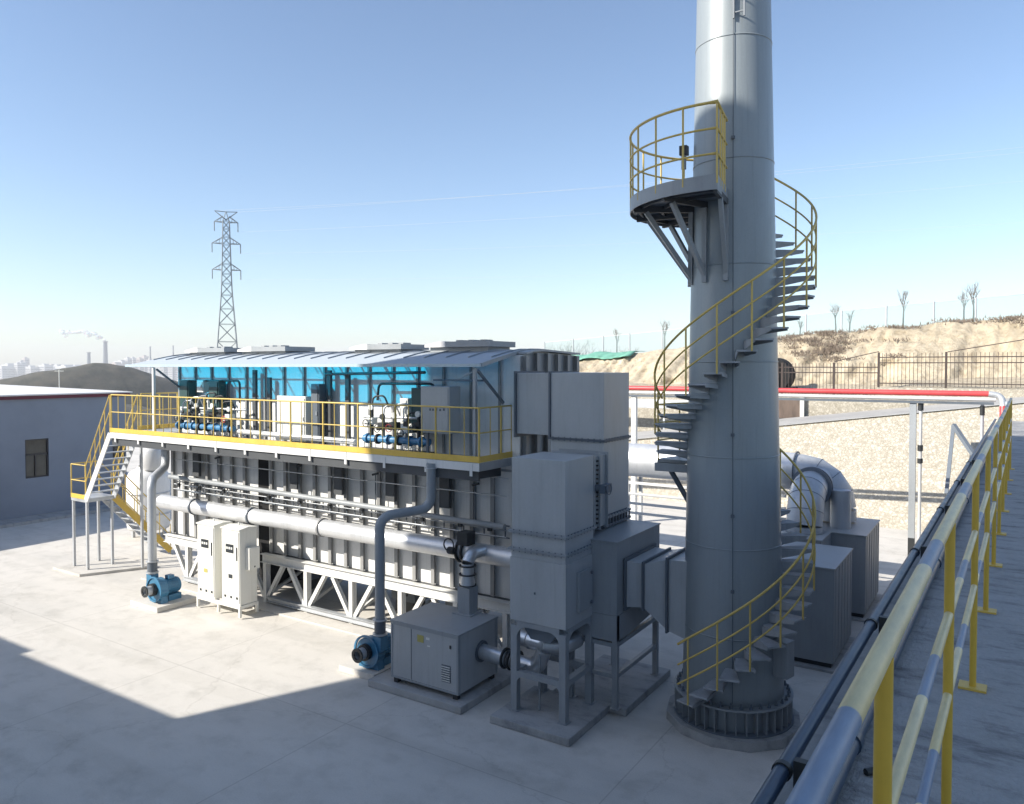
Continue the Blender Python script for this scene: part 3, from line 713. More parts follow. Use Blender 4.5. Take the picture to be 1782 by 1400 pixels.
for k in range(36):
    a=R(10*k+5); c,s_=math.cos(a),math.sin(a); b=MB(); b.cyl((CX0+.975*c,CY0+.975*s_,.60),(CX0+.975*c,CY0+.975*s_,.72),.018,n=6); b.cyl((CX0+.975*c,CY0+.975*s_,.636),(CX0+.975*c,CY0+.975*s_,.665),.033,n=6)
    b.build('anchor_bolt','steel_dark',st)
ca=R(-73.3)
b=MB()
for z0,z1 in((.7,4.0),(4.0,8.0),(8.0,14.0),(14,21)):
    b.tube([(CX0+(rs(z0)+.022)*math.cos(ca),CY0+(rs(z0)+.022)*math.sin(ca),z0),(CX0+(rs(z1)+.022)*math.cos(ca),CY0+(rs(z1)+.022)*math.sin(ca),z1)],.007,6)
cb=b.build('conduit','seam',st)
for z in(2.6,5.3,3.9,7.4,10.4): MB().box(CX0+rs(z)*math.cos(ca)-.02,CX0+rs(z)*math.cos(ca)+.03,CY0+rs(z)*math.sin(ca)-.05,CY0+rs(z)*math.sin(ca),z,z+.05).build('clip','seam',cb)
# top ladder
b=MB(); la=R(-66)
for s_ in(-.09,.09): b.bar((CX0+.72*math.cos(la)+s_,CY0+.72*math.sin(la),12.45),(CX0+.68*math.cos(la)+s_,CY0+.68*math.sin(la),19),.03)
for k in range(20): b.bar((CX0+.71*math.cos(la)-.09,CY0+.71*math.sin(la),12.55+.3*k),(CX0+.71*math.cos(la)+.09,CY0+.71*math.sin(la),12.55+.3*k),.02)
b.build('ladder','steel_dark',st)
# electric box
a=R(-15); ex,ey=CX0+1.0*math.cos(a),CY0+1.0*math.sin(a)
eb=MB(); eb.box(-.13,.13,-.13,.13,1.12,1.75); eb.v=[(ex+v[0]*math.cos(a)-v[1]*math.sin(a),ey+v[0]*math.sin(a)+v[1]*math.cos(a),v[2]) for v in eb.v]
e=eb.build('junction_box','steel_grey',st,.008)
st.rotation_mode='AXIS_ANGLE'; st.rotation_axis_angle=(.0065,.549,-.836,0)
RO=1.405
def pol(phi,r,z): return (CX0+r*math.cos(R(phi)),CY0+r*math.sin(R(phi)),z)
zl=lambda ph: .72+.0176*(ph-252)
zu=lambda ph: 4.72+.0163*(ph-530)
def tread(ph,z,wide=13.5):
    b=MB(); r0=rs(z)-.01; a0,a1=ph-wide/2,ph+wide/2
    vs=[pol(a0+1.5,r0,z),pol(a0,RO,z),pol(a1,RO,z),pol(a1-1.5,r0,z)]; lo=[(x,y,zz-.03) for x,y,zz in vs]
    b.add(vs+lo,[(0,1,2,3),(7,6,5,4),(0,4,5,1),(1,5,6,2),(2,6,7,3),(3,7,4,0)])
    # hanging nosing edge and bracket plate
    for aa in(a0+.4,a1-.4):
        p,q=Vector(pol(aa,r0,z-.03)),Vector(pol(aa,RO-.02,z-.03)); n=Vector((-math.sin(R(aa)),math.cos(R(aa)),0))*.006
        dn0=Vector((0,0,-.15 if aa<ph else -.07)); dn1=Vector((0,0,-.03))
        P_=[p-n,q-n,q-n+dn1,p-n+dn0,p+n,q+n,q+n+dn1,p+n+dn0]
        b.add(P_,[(0,1,2,3),(7,6,5,4),(0,4,5,1),(1,5,6,2),(2,6,7,3),(3,7,4,0)])
    return b.build('tread','tread',st)
phl=[252+10.8*i for i in range(22)]     # lower flight up to the landing
for ph in phl: tread(ph,zl(ph))
phu=[542+11.4*i for i in range(25)]
for ph in phu: tread(ph,zu(ph))
# landing
b=MB(); b.ring(CX0,CY0,rs(4.7)-.01,1.50,4.66,4.72,24,122,176); b.build('landing','steel_grey',st)
b=MB(); b.ring(CX0,CY0,1.47,1.50,4.55,4.659,24,122,176); b.box(CX0-1.5,CX0-.84,CY0-.02,CY0+.04,4.5,4.655); b.build('landing_edge','steel_grey',st)
for ph in(132,165): MB().bar(pol(ph,1.42,4.55),pol(ph,rs(3.7),3.75),.06,.08).build('landing_strut','steel_dark',st)
def rail(phs,zf,name='handrail'):
    for h,r_ in((1.08,.021),(.72,.016),(.38,.016)):
        pts=[pol(p,RO-.01,zf(p)+h) for p in phs]
        MB().tube(pts,r_,8).build('handrail' if h>1 else 'mid_rail','yellow',st)
def frange(a,c,s):
    o=[];x=a
    while x<c: o.append(x); x+=s
    return o+[c]
rail(frange(246,482,5),zl); rail(frange(536,818,5),zu)
for ph in frange(252,470,21.6): MB().cyl(pol(ph+3,RO-.01,zl(ph)-.02),pol(ph+3,RO-.01,zl(ph+3)+1.08),.017,n=8).build('rail_post','yellow',st)
for ph in frange(542,810,22.8): MB().cyl(pol(ph+3,RO-.01,zu(ph)-.02),pol(ph+3,RO-.01,zu(ph+3)+1.08),.017,n=8).build('rail_post','yellow',st)
# landing railing
for h in(1.05,.7,.36): MB().tube([pol(p,1.48,4.72+h) for p in frange(124,176,6)],.016,8).build('mid_rail','yellow',st)
for ph in(124,150,176): MB().cyl(pol(ph,1.48,4.7),pol(ph,1.48,5.77),.017,n=8).build('rail_post','yellow',st)
MB().tube([pol(176,1.48,5.77),pol(179,.9,5.77)],.016,8).build('mid_rail','yellow',st)
# upper platform
PZ=9.44; PR=1.83; A0,A1=100,279
MB().ring(CX0,CY0,rs(PZ)+.01,PR,PZ-.05,PZ,40,A0,A1).build('platform_deck','steel_dark',st)
MB().ring(CX0,CY0,PR,PR+.012,PZ-.12,PZ+.12,40,A0,A1).build('platform_toe_board','steel_grey',st)
for ph in(A0,A1):
    MB().bar(pol(ph,rs(PZ),PZ),pol(ph,PR,PZ),.012,.24).build('platform_toe_board','steel_grey',st)
for k,ph in enumerate((278,248,215,185,155,120)):
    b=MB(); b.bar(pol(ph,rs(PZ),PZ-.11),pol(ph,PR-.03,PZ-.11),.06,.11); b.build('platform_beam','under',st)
    b=MB(); b.bar(pol(ph,PR-.25 if k else PR-.5,PZ-.16),pol(ph,rs(8.1)+.02,8.1),.07,.08); b.build('platform_strut','steel_grey',st)
    b=MB(); b.bar(pol(ph,rs(8.6)+.035,PZ-.16),pol(ph,rs(8.0)+.035,7.98),.08,.06); b.build('platform_plate','steel_grey',st)
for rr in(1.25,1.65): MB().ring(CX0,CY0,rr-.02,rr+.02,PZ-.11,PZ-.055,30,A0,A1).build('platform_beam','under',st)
for h,r_ in((1.26,.024),(.85,.018),(.45,.018)):
    MB().tube([pol(A1,rs(PZ+h)+.1,PZ+h)]+[pol(p,PR,PZ+h) for p in frange(A1-178,A1,6)[::-1]],r_,8).build('platform_rail','yellow',st)
for ph in frange(A0+3,A1,17.6): MB().cyl(pol(ph,PR,PZ-.02),pol(ph,PR,PZ+1.26),.018,n=8).build('rail_post','yellow',st)
for q in(.2,.42,.66): 
    rr=rs(PZ)+.1+(PR-rs(PZ)-.1)*q; MB().cyl(pol(A1,rr,PZ),pol(A1,rr,PZ+1.26),.016,n=8).build('rail_post','yellow',st)
fl=MB().box(*[CX0-.92,CX0-.78,CY0-.25,CY0-.12],PZ+.95,PZ+1.12).build('floodlight','dark',st)
MB().cyl((CX0-.86,CY0-.18,PZ+.7),(CX0-.86,CY0-.18,PZ+.95),.05,n=8).build('lens','galv',fl)

# ------------------------------------------------------------------ thermal oxidizer
ox=thing('thermal_oxidizer','long white ribbed thermal oxidizer housing raised on a trussed steel base','industrial oxidizer',(-15,15.4,0))
XL,XR,YF,YB=-21.5,-8.9,14.2,16.75
ZB,ZM,ZT=1.36,4.4,6.72
gap=(-17.55,-17.1)
MB().box(XL,gap[0],YF,YB,ZB,ZM-.003).build('lower_wall','white_panel',ox)
MB().box(gap[1],XR,YF,YB,ZB,ZM-.003).build('lower_wall','white_panel',ox)
MB().box(gap[0]+.003,gap[1]-.003,YF+.01,YB-.2,.3,ZM-.01).build('gap_shade','black',ox)  # black box stands in for the shade inside the open gap
def roofz(y): # low vault
    P_=[(12.8,6.507),(14.2,6.79),(14.7,6.87),(15.2,6.88),(16.95,6.82)]
    for (a,p),(c,q) in zip(P_,P_[1:]):
        if y<=c: return p+(q-p)*(y-a)/(c-a)
    return P_[-1][1]
b=MB(); ys2=[YF+(YB-YF)*i/8 for i in range(9)]
b.prism([(YF,ZM),(YB,ZM)]+[(y,roofz(y)-.06) for y in ys2[::-1]],'x',XL+.3,XR); b.build('upper_wall','white_panel',ox)
# end cladding overlay
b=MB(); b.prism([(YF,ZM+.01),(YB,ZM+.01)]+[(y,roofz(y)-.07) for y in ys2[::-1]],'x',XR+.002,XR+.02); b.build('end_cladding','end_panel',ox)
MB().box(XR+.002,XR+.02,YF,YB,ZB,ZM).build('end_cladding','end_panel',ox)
# ribs (each a vertical I section)
def ribbox(b,x,z0,z1,y=YF,d=.10,wd=.10):
    b.box(x-wd/2,x+wd/2,y-d-.008,y-d,z0,z1); b.box(x-.005,x+.005,y-d,y-.001,z0,z1)
import math as _m
n=0; x=XL+.08
while x<XR:
    if not(gap[0]-.1<x<gap[1]+.1):
        b=MB(); ribbox(b,x,ZB+.02,ZM-.05); b.build('rib','rib',ox)
    x+=.565
x=XL+.4
while x<XR+.01:
    b=MB(); ribbox(b,x,ZM+.02,roofz(YF)-.08,d=.05,wd=.06); b.build('upper_rib','rib',ox); x+=.78
for i in range(6):
    y=YF+.10+i*.47; b=MB(); b.box(XR+.021,XR+.13,y-.005,y+.005,ZB,roofz(y)-.08); b.box(XR+.13,XR+.14,y-.06,y+.06,ZB,roofz(y)-.08); b.build('end_rib','steel_dark' if i%2==9 else 'rib',ox)
# horizontal stiffeners
for z,m_ in((4.2,'rib'),):
    for a,c in((XL,gap[0]),(gap[1],XR)):
        MB().box(a,c,YF-.165,YF-.14,z,z+.05).build('stiffener',m_,ox)
MB().box(XR+.141,XR+.18,YF,YB,5.0,5.05).build('stiffener','steel_dark',ox)
# dark mid line panels
for x in(-20.05,-15.85,-14.2,-12.45,-10.8):
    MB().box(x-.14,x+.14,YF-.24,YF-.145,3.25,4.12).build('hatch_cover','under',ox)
# base frame
for a,c in((XL-.1,gap[0]+.02),(gap[1]-.02,XR+.05)):
    MB().ibeam((a,YF-.22,ZB-.115),(c,YF-.22,ZB-.115),.18,.23).build('base_beam','frame_white',ox)
    MB().ibeam((a,YB-.1,ZB-.115),(c,YB-.1,ZB-.115),.18,.23).build('base_beam','frame_white',ox)
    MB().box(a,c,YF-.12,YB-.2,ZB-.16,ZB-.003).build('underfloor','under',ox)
    MB().ibeam((a+ (1.0 if c<-17 else .3),YF-.30,.17),(c-.1,YF-.30,.17),.14,.13).build('sill_beam','galv',ox)
cols=[-20.45,-18.85,-16.95,-15.35,-13.72,-12.1,-10.45,-9.1]
for y in(YF-.22,YB-.1):
    for x in cols:
        c=MB().ibeam((x,y,.0),(x,y,ZB-.23),.12,.16,up=(0,1,0)).build('column','frame_white',ox)
        if y<15: MB().box(x-.14,x+.14,y-.12,y+.12,.004,.03).build('foot_plate','frame_white',c)
        for sd in(-1,1):
            xe=x+sd*.68
            if xe<XL or xe>XR: continue
            MB().ibeam((x+sd*.05,y,.16),(xe,y,ZB-.24),.10,.11,up=(0,1,0)).build('brace','frame_white',ox)
for x in cols: 
    for sd in(-1,1): MB().bar((x,YF-.1,.25),(x,YB-.2,ZB-.3),.08).build('cross_brace','frame_white',ox) if sd>0 else None
struct(MB().box(XL-.6,XR+.2,YF-.75,YB+.3,.004,.045).build('plinth','yard'))
# dark machinery beneath
for i,x in enumerate((-17.1,-13.2,-11.4)):
    t=thing('gate_valve',['dark valve body under the oxidizer near the middle gap','dark valve body under the oxidizer behind the second truss bay','dark valve body under the oxidizer behind the round riser'][i],'valve',(x,15.6,.1),'valves below the oxidizer')
    MB().cyl((x,15.6,.5),(x,15.6,1.15),.35,n=20).build('bonnet','dark',t); MB().box(x-.4,x+.4,15.3,15.9,.35,.6).build('body','steel_dark',t); MB().box(x-.3,x+.3,15.35,15.85,.046,.35).build('stand','under',t)

# roof
rf=thing('canopy_roof','low vaulted roof with blue translucent canopy sheets over the oxidizer and walkway','roof',(-15,14.8,6.8))
def vault(b,x0,x1,y0,y1,th,off=0,n=8):
    poly=[(y0+(y1-y0)*i/n,roofz(y0+(y1-y0)*i/n)+off) for i in range(n+1)]
    poly+= [(y,z-th) for y,z in poly[::-1]]; b.prism(poly,'x',x0,x1); return b
YE=12.95
vault(MB(),-21.85,XR+.12,YF+.12,YB+.05,.04).build('metal_roof','roof_sheet',rf)
cell=-21.85
vault(MB(),-21.85,-9.12,YE+.02,YF+.115,.012).build('blue_sheet','blue_sheet',rf)
MB().box(-21.9,-9.05,YE-.03,YE+.02,roofz(YE)-.05,roofz(YE)+.02).build('eave_trim','roof_edge',rf)
# sloping end trims
b=MB()
for i in range(10):
    y0=YE+(YB+.05-YE)*i/10; y1=YE+(YB+.05-YE)*(i+1)/10
    b.bar((-9.06,y0,roofz(y0)-.01),(-9.06,y1,roofz(y1)-.01),.05,.08)
b.build('verge_trim','steel_grey',rf)
for i in range(17):
    x=-21.4+.76*i; vault(MB(),x-.012,x+.012,YE+.1,YF+.1,.04,-.013).build('purlin','steel_dark',rf)
for z,y in((0,13.6),):
    MB().bar((-21.8,y,roofz(y)-.06),(-9.15,y,roofz(y)-.06),.025,.03).build('purlin_beam','steel_dark',rf)
b=MB()
for i in range(42):
    x=-21.7+.62*i
    if x>-9.0: break
    vault(b,x-.012,x+.012,YE+.75,YB,.03,.03)
b.build('roof_ridges','roof_sheet',rf)
for x in(-20.6,-17.6,-14.6,-11.9,-9.25):
    p=MB().bar((x,YE+.06,4.52),(x,YE+.06,roofz(YE)-.07),.07 if x>-20.7 else .1,.07).build('canopy_post','frame_white' if x<-20 else 'steel_grey',rf) if x in(-20.6,-9.25) else None
    if x<-20 or x>-10:
     MB().bar((x,YF-.12,5.7),(x,YE+.15,roofz(YE)-.12),.05).build('canopy_stay','steel_dark',rf)
vg='low box vents on the roof ridge'
for i,(x0,x1) in enumerate(((-21.3,-19.4),(-18.8,-16.75),(-14.3,-12.55),(-11.8,-9.9))):
    t=thing('roof_vent',['leftmost low roof vent, in front of the pylon','second low roof vent from the left','third low roof vent, right of the long bare ridge','rightmost and largest low roof vent near the roof end'][i],'roof vent',((x0+x1)/2,15,6.9),vg)
    zt=6.975+.03*(i>2); y0,y1=14.5,15.6
    MB().box(x0+.1,x1-.1,y0+.1,y1-.1,6.85,zt-.05).build('base','steel_grey',t)
    MB().prism([(x0,zt-.049),(x0+.62,zt-.049),(x0+.62,zt+.09),(x0+.5,zt+.09),(x0,zt+.01)],'y',y0,y1).build('lid','bld_roof',t)
    MB().box(x0+.625,x1,y0,y1,zt-.049,zt+.08).build('lid','steel_grey',t)
    for k in range(3): MB().box(x0+.8+.35*k,x0+.95+.35*k,y0+.2,y0+.5,zt+.083,zt+.12).build('cap','steel_grey',t)

# ------------------------------------------------------------------ walkway with yellow railing
wk=thing('walkway','raised grating walkway with yellow railing and toe board along the oxidizer','walkway',(-16,13.5,4.4))
WL,WR=-22.8,-9.1
MB().box(WL,WR,YE,YF-.15,4.46,4.50).build('deck','galv',wk)
MB().box(WL,XL-.02,YF-.149,16.9,4.46,4.50).build('deck','galv',wk)
MB().box(WL,WR,YE-.012,YE-.001,4.33,4.50).build('fascia','frame_white',wk)
MB().box(WR+.001,WR+.012,YE-.01,YF+.1,4.33,4.50).build('fascia','steel_grey',wk)
MB().box(WL-.012,WL-.001,YE,16.9,4.33,4.50).build('fascia','frame_white',wk)
for i in range(12):
    x=WL+.3+1.2*i
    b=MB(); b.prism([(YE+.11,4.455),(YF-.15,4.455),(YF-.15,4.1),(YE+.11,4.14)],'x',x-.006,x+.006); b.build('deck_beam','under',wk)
    MB().box(x-.035,x+.035,YE-.02,YE-.013,4.22,4.50).build('bracket_plate','frame_white',wk)
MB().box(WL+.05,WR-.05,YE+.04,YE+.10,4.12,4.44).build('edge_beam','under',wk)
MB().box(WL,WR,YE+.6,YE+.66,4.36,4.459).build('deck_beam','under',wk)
MB().box(WL,WR,YE-.012,YE-.004,4.51,4.64).build('toe_board','toe',wk)
MB().box(WR+.004,WR+.012,YE-.01,YF+.1,4.51,4.64).build('toe_board','toe',wk)
MB().box(WL-.012,WL-.004,YE+.9,16.9,4.51,4.64).build('toe_board','toe',wk)
def run(p,q,n,par,thick_every=3,top=1.14,first=True,levels=(1.14,.62),low=None):
    p=Vector(p); q=Vector(q)
    for h in levels: MB().tube([p+Vector((0,0,h)),q+Vector((0,0,h))],.019 if h>1 else .014,8).build('handrail' if h>1 else 'mid_rail','yellow',par)
    if low: MB().tube([p+Vector((0,0,low)),q+Vector((0,0,low))],.012,8).build('mid_rail','yellow',par)
    for i in range(0 if first else 1,n+1):
        c=p.lerp(q,i/n); big=i%thick_every==0
        MB().cyl(c+Vector((0,0,.0)),c+Vector((0,0,top)),.022 if big else .011,n=8).build('rail_post','yellow',par)
run((WL+.05,YE+.02,4.5),(WR-.02,YE+.02,4.5),36,wk)
run((WR-.02,YE+.02,4.5),(WR-.02,YF,4.5),3,wk,first=False,thick_every=2)
run((WL+.02,YE+1.0,4.5),(WL+.02,16.8,4.5),9,wk,thick_every=2)
run((WL+.02,16.8,4.5),(XL,16.8,4.5),5,wk,first=False)

# stair on the left
sg=thing('access_stair','galvanised stair with yellow handrails turning at a landing at the left end of the walkway','stairs',(-24.5,13.6,0))
LZ=2.33; LX0,LX1=-25.1,-24.2; SY0,SY1=12.95,13.85
MB().box(LX0,LX1,SY0,SY1,LZ-.12,LZ).build('landing','galv',sg)
for x,y in((LX0+.05,SY0+.05),(LX1-.05,SY0+.05),(LX0+.05,SY1-.05),(LX1-.05,SY1-.05)):
    MB().box(x-.035,x+.035,y-.035,y+.035,.08,LZ-.121).build('leg','galv',sg)
MB().box(-23.15,-23.08,14.1,14.17,.045,4.3).build('leg','galv',sg)
MB().prism([(-25.5,12.55),(-23.9,12.55),(-22.9,14.5),(-25.5,14.5)],'z',.004,.08).build('footing','yard',sg)
for y in(SY0,SY1): MB().bar((LX1-.02,y,LZ-.05),(WL+.0,y,4.44),.03,.2,up=(0,1,0) if 0 else (0,0,1)).build('stringer','galv' if y>13 else 'frame_white',sg)
nT=10
for i in range(1,nT):
    k=i/nT; x=LX1+(WL-LX1)*k; z=LZ+(4.5-LZ)*k
    MB().box(x-.10,x+.10,SY0+.02,SY1-.02,z-.03,z).build('tread','galv',sg)
def srail(y):
    for h in(1.05,.55): MB().tube([(LX0+.03,y,LZ+h) ,(LX1,y,LZ+h),(WL,y,4.5+h+.08)] if y<13.5 else [(LX1,y,LZ+h),(WL,y,4.5+h+.08)],.018,8).build('handrail','yellow',sg)
    for i in range(6):
        k=i/5.; x=LX1+(WL-LX1)*k; z=LZ+(4.5-LZ)*k; MB().cyl((x,y,z),(x,y,z+1.08),.014,n=8).build('rail_post','yellow',sg)
srail(SY0); srail(SY1)
MB().cyl((LX0+.03,SY0,LZ),(LX0+.03,SY0,LZ+1.05),.02,n=8).build('rail_post','yellow',sg)
run((LX0+.03,SY0,LZ),(LX0+.03,SY1,LZ),2,sg,1,1.05,False,(1.05,.55))
MB().box(LX0,LX1,SY0-.012,SY0-.002,LZ-.02,LZ+.12).build('toe_board','toe',sg)
# lower flight
for x in(LX0+.05,LX1-.02): MB().bar((x,SY1,LZ-.05),(x,SY1+2.0,.12),.03,.2).build('stringer','toe' if x>-24.5 else 'galv',sg)
for i in range(1,10):
    k=i/10; MB().box(LX0+.07,LX1-.04,SY1+2*k-.1,SY1+2*k+.1,LZ*(1-k)-.03,LZ*(1-k)).build('tread','galv',sg)
for x in(LX0+.05,LX1-.02):
    for h in(1.05,.55): MB().tube([(x,SY1,LZ+h),(x,SY1+2,.1+h)],.018,8).build('handrail','yellow',sg)
    for i in range(6): k=i/5; MB().cyl((x,SY1+2*k,LZ*(1-k)),(x,SY1+2*k,LZ*(1-k)+1.05),.014,n=8).build('rail_post','yellow',sg)

# white tank at left
t=thing('white_tank','white cylindrical tank with narrow neck behind the access stair','tank',(-23.0,16.0,0))
TX,TY=-27.35,17.0
MB().lathe(TX,TY,[(0,.35),(.72,.35),(.76,.5),(.76,2.3),(.66,2.5),(.42,2.62),(.36,2.72)],44).build('shell','white_panel',t)
MB().lathe(TX+.3,TY,[(.36,2.6),(.42,2.75),(.42,3.3),(.30,3.5),(0,3.55)],32).build('neck','pipe_white',t)
for z in(.9,1.7): MB().lathe(TX,TY,[(.76,z),(.785,z+.01),(.785,z+.05),(.76,z+.06)],44).build('hoop','galv',t)
for k in range(4): a=R(45+90*k); MB().box(TX+.55*math.cos(a)-.05,TX+.55*math.cos(a)+.05,TY+.55*math.sin(a)-.05,TY+.55*math.sin(a)+.05,.004,.5).build('leg','galv',t)

# ------------------------------------------------------------------ equipment on the walkway
def valve_train(x0,x1,label,seed):
    rnd=random.Random(seed); t=thing('valve_train',label,'valve train',((x0+x1)/2,13.7,4.5),'burner valve trains on the walkway')
    y=13.62; z=4.78
    b=MB(); b.tube([(x0,y,z),(x1,y,z)],.085,14); p=b.build('main_pipe','pipe_blue',t)
    x=x0+.12
    while x<x1:
        MB().flange((x,y,z),(1,0,0),.125,.05,16).build('flange','pipe_blue' if rnd.random()<.6 else 'dark',t); x+=.33
    n=int((x1-x0)/.36)
    for i in range(n):
        x=x0+.25+i*.36; h=rnd.uniform(.35,.75); b=MB(); b.cyl((x,y,z),(x,y,z+h),.045,n=10)
        b.build('riser','rib' if i%2 else 'dark',t)
        v=MB(); v.box(x-.10,x+.10,y-.10,y+.09,z+h*.45,z+h*.45+.16); v.cyl((x,y-.1,z+h*.5),(x,y-.2,z+h*.5),.05,n=8); v.build('actuator','dark' if i%3 else 'label',t,.01)
        w=MB(); w.tube([(x+.09*math.cos(a*.524),y-.22,z+h*.5+.09*math.sin(a*.524)) for a in range(12)],.010,6,closed=True); w.bar((x-.08,y-.22,z+h*.5),(x+.08,y-.22,z+h*.5),.012)
        w.build('hand_wheel','dark' if rnd.random()<.7 else 'red',t)
        g=MB(); g.cyl((x+.02,y-.03,z+h),(x+.02,y-.08,z+h+.0),.07,n=14); g.build('gauge','dark' if i%2 else 'label',t)
        if i<n-1: MB().tube(fillet([(x,y,z+h),(x,y+.05,z+h+.25),(x+.3,y+.1,z+h+.28),(x+.36,y+.2,z+h+.0)],.1,4),.022,7).build('tube',rnd.choice(['dark','rib','dark','galv']),t)
    MB().tube([(x0-.2,y+.2,z+.5),(x1+.3,y+.2,z+.52)],.035,10).build('upper_pipe','galv',t)
    MB().tube(fillet([(x0+.2,y+.25,z+.9),(x0+.2,y+.3,z+1.3),(x1-.1,y+.3,z+1.32),(x1-.1,y+.3,z+.7)],.12,5),.03,10).build('gas_line','dark',t)
    MB().box(x0-.05,x1+.05,y-.12,y+.12,4.53,4.56).build('skid','dark',t)
valve_train(-20.4,-17.85,'left valve train with blue pipe, hand wheels and gauges behind the yellow railing',3)
valve_train(-12.95,-10.95,'right valve train with brighter blue pipe beside the grey control cabinet',8)
t=tag(MB().tube([(-17.6,13.62,4.72),(-13.2,13.62,4.66)],.07,12).build('deck_pipe','pipe_white'),'pale pipe along the walkway floor linking the two valve trains','pipe')
def boxes(lst):
    for (x0,x1,z0,z1,m_,lb) in lst:
        t=thing('wall_cabinet',lb,'cabinet',((x0+x1)/2,14,z0),'cabinets on the upper wall')
        MB().box(x0,x1,13.82,14.07,z0,z1).build('body',m_,t,.01); MB().box(x0+.04,x1-.04,13.80,13.817,z0+.05,z1-.05).build('door',m_,t)
        MB().box(x1-.08,x1-.06,13.78,13.799,(z0+z1)/2-.05,(z0+z1)/2+.05).build('handle','galv',t)
boxes([(-20.6,-20.15,4.9,6.1,'teal_box','dark teal cabinet above the left end of the left valve train'),
 (-19.75,-19.45,5.75,6.1,'cabinet','small pale box high on the wall between two dark cabinets'),
 (-19.2,-18.75,4.9,6.1,'teal_box','dark teal cabinet above the middle of the left valve train'),
 (-15.0,-14.7,4.55,6.05,'seam','tall narrow grey cabinet midway along the upper wall'),
 (-16.3,-15.2,4.55,5.72,'cabinet','broad cream panel box left of the tall narrow cabinet'),
 (-12.0,-11.75,5.15,5.75,'cabinet','small white box above the right valve train'),
 (-11.65,-11.2,4.95,6.0,'teal_box','dark cabinet left of the grey control cabinet')])
t=thing('control_cabinet','large grey control cabinet hung behind the railing at the right end of the walkway','cabinet',(-10.6,13.6,5),None)
MB().box(-10.98,-10.17,13.35,13.75,5.02,6.06).build('body','duct_grey',t,.01)
MB().box(-10.94,-10.21,13.335,13.348,5.06,6.02).build('door','duct_grey',t)
for k,(a,c) in enumerate(((-10.72,5.52),(-10.64,5.52),(-10.55,5.53),(-10.44,5.52),(-10.34,5.53))): MB().box(a,a+.05,13.330,13.334,c,c+.05).build('letter','seam',t)
b=MB(); b.bar((-10.6,13.75,5.0),(-10.6,14.07,5.0),.05); b.bar((-10.9,13.5,4.5),(-10.9,13.5,5.02),.05); b.bar((-10.25,13.5,4.5),(-10.25,13.5,5.02),.05); b.build('support','steel_dark',t)
t=thing('cable_tray','dark cable tray with angled bracket under the canopy at the right end','cable tray',(-10,13.8,6.2))
MB().box(-10.9,-9.6,13.7,13.95,6.17,6.21).build('tray','steel_dark',t); MB().bar((-10.3,13.8,6.2),(-9.7,13.8,6.45),.03).build('stay','galv',t)
# dark cable ducts on the upper wall
for i,(x,z0,z1) in enumerate(((-17.45,4.6,6.4),(-16.85,4.6,6.2),(-14.55,4.6,6.4),(-13.9,4.6,6.3))):
    tag(MB().box(x-.06,x+.06,14.0,14.08,z0,z1).build('cable_duct','under'),['dark cable duct above the black module gap','dark cable duct just right of the one above the module gap','dark cable duct right of the tall narrow cabinet','rightmost dark cable duct before the right valve train'][i],'cable duct','cable ducts on the upper wall')
t=tag(MB().tube(fillet([(-14.55,13.9,6.3),(-13.0,13.9,6.33),(-11.3,13.9,6.36)],.1),.035,8).build('conduit','under'),'dark conduit running under the canopy toward the control cabinet','conduit')

# ------------------------------------------------------------------ pipes in front of the oxidizer
t=thing('main_air_pipe','long white jacketed air pipe with flanges running along the front of the oxidizer','pipe',(-15,13.3,2.5))
MB().tube([(-20.95,13.45,2.5),(-15,13.45,2.5),(-7.66,13.45,2.5)],.205,26).build('jacket','alu_bright',t)
for x in(-19.35,-16.85,-14.2): MB().flange((x,13.45,2.5),(1,0,0),.235,.05,26).build('band','seam' if x<-14.5 else 'rib',t)
for x in(-9.92,-9.78): MB().flange((x,13.45,2.5),(1,0,0),.27,.035,24).build('flange','dark',t)
for x in(-20,-17,-14,-11.2): MB().box(x-.04,x+.04,13.66,14.05,2.42,2.5).build('bracket','rib',t)
t=thing('damper_valve','black damper valve with hand wheel on the white air pipe beside the riser','valve',(-9.75,13.2,2.5))
MB().cyl((-9.88,13.1,2.55),(-9.88,12.95,2.6),.08,n=12).build('gearbox','dark',t)
MB().tube([(-9.88+.13*math.cos(a*.4189),12.93,2.72+.13*math.sin(a*.4189)) for a in range(15)],.015,6,closed=True).build('hand_wheel','dark',t)
MB().box(-9.72,-9.45,13.0,13.3,2.72,3.0).build('actuator','dark',t,.01)
t=tag(MB().tube([(-21.0,13.75,3.20),(-9.0,13.75,3.05)],.07,12).build('header_pipe','steel_grey'),'grey header pipe sloping along the ribbed wall above the white air pipe','pipe')
for i,(z,y,r_) in enumerate(((3.72,13.85,.014),(2.98,13.82,.013),(2.84,13.80,.013),(4.1,13.9,.012))):
    tag(MB().tube([(-20.9,y,z),(-9.0,y,z-.02)],r_,8).build('conduit','galv'),['thin conduit above the grey header pipe','upper thin conduit between header pipe and white pipe','lower thin conduit just over the white pipe','highest thin conduit tucked below the walkway'][i],'conduit','thin conduits along the ribbed wall')
for i,(a,c) in enumerate(((-20.9,-17.6),(-17.05,-9.0))):
    t=thing('cable_ladder',['short ladder rack along the wall left of the black gap','long ladder rack along the wall right of the black gap'][i],'cable ladder',((a+c)/2,13.95,2.9),'ladder racks above the white pipe')
    MB().box(a,c,13.93,13.96,3.02,3.05).build('rail','seam',t); MB().box(a,c,13.93,13.96,2.76,2.79).build('rail','seam',t)
    x=a+.1
    while x<c: MB().box(x-.012,x+.012,13.935,13.955,2.791,3.019).build('rung','seam',t); x+=.28
rv=random.Random(4); 
k_=0
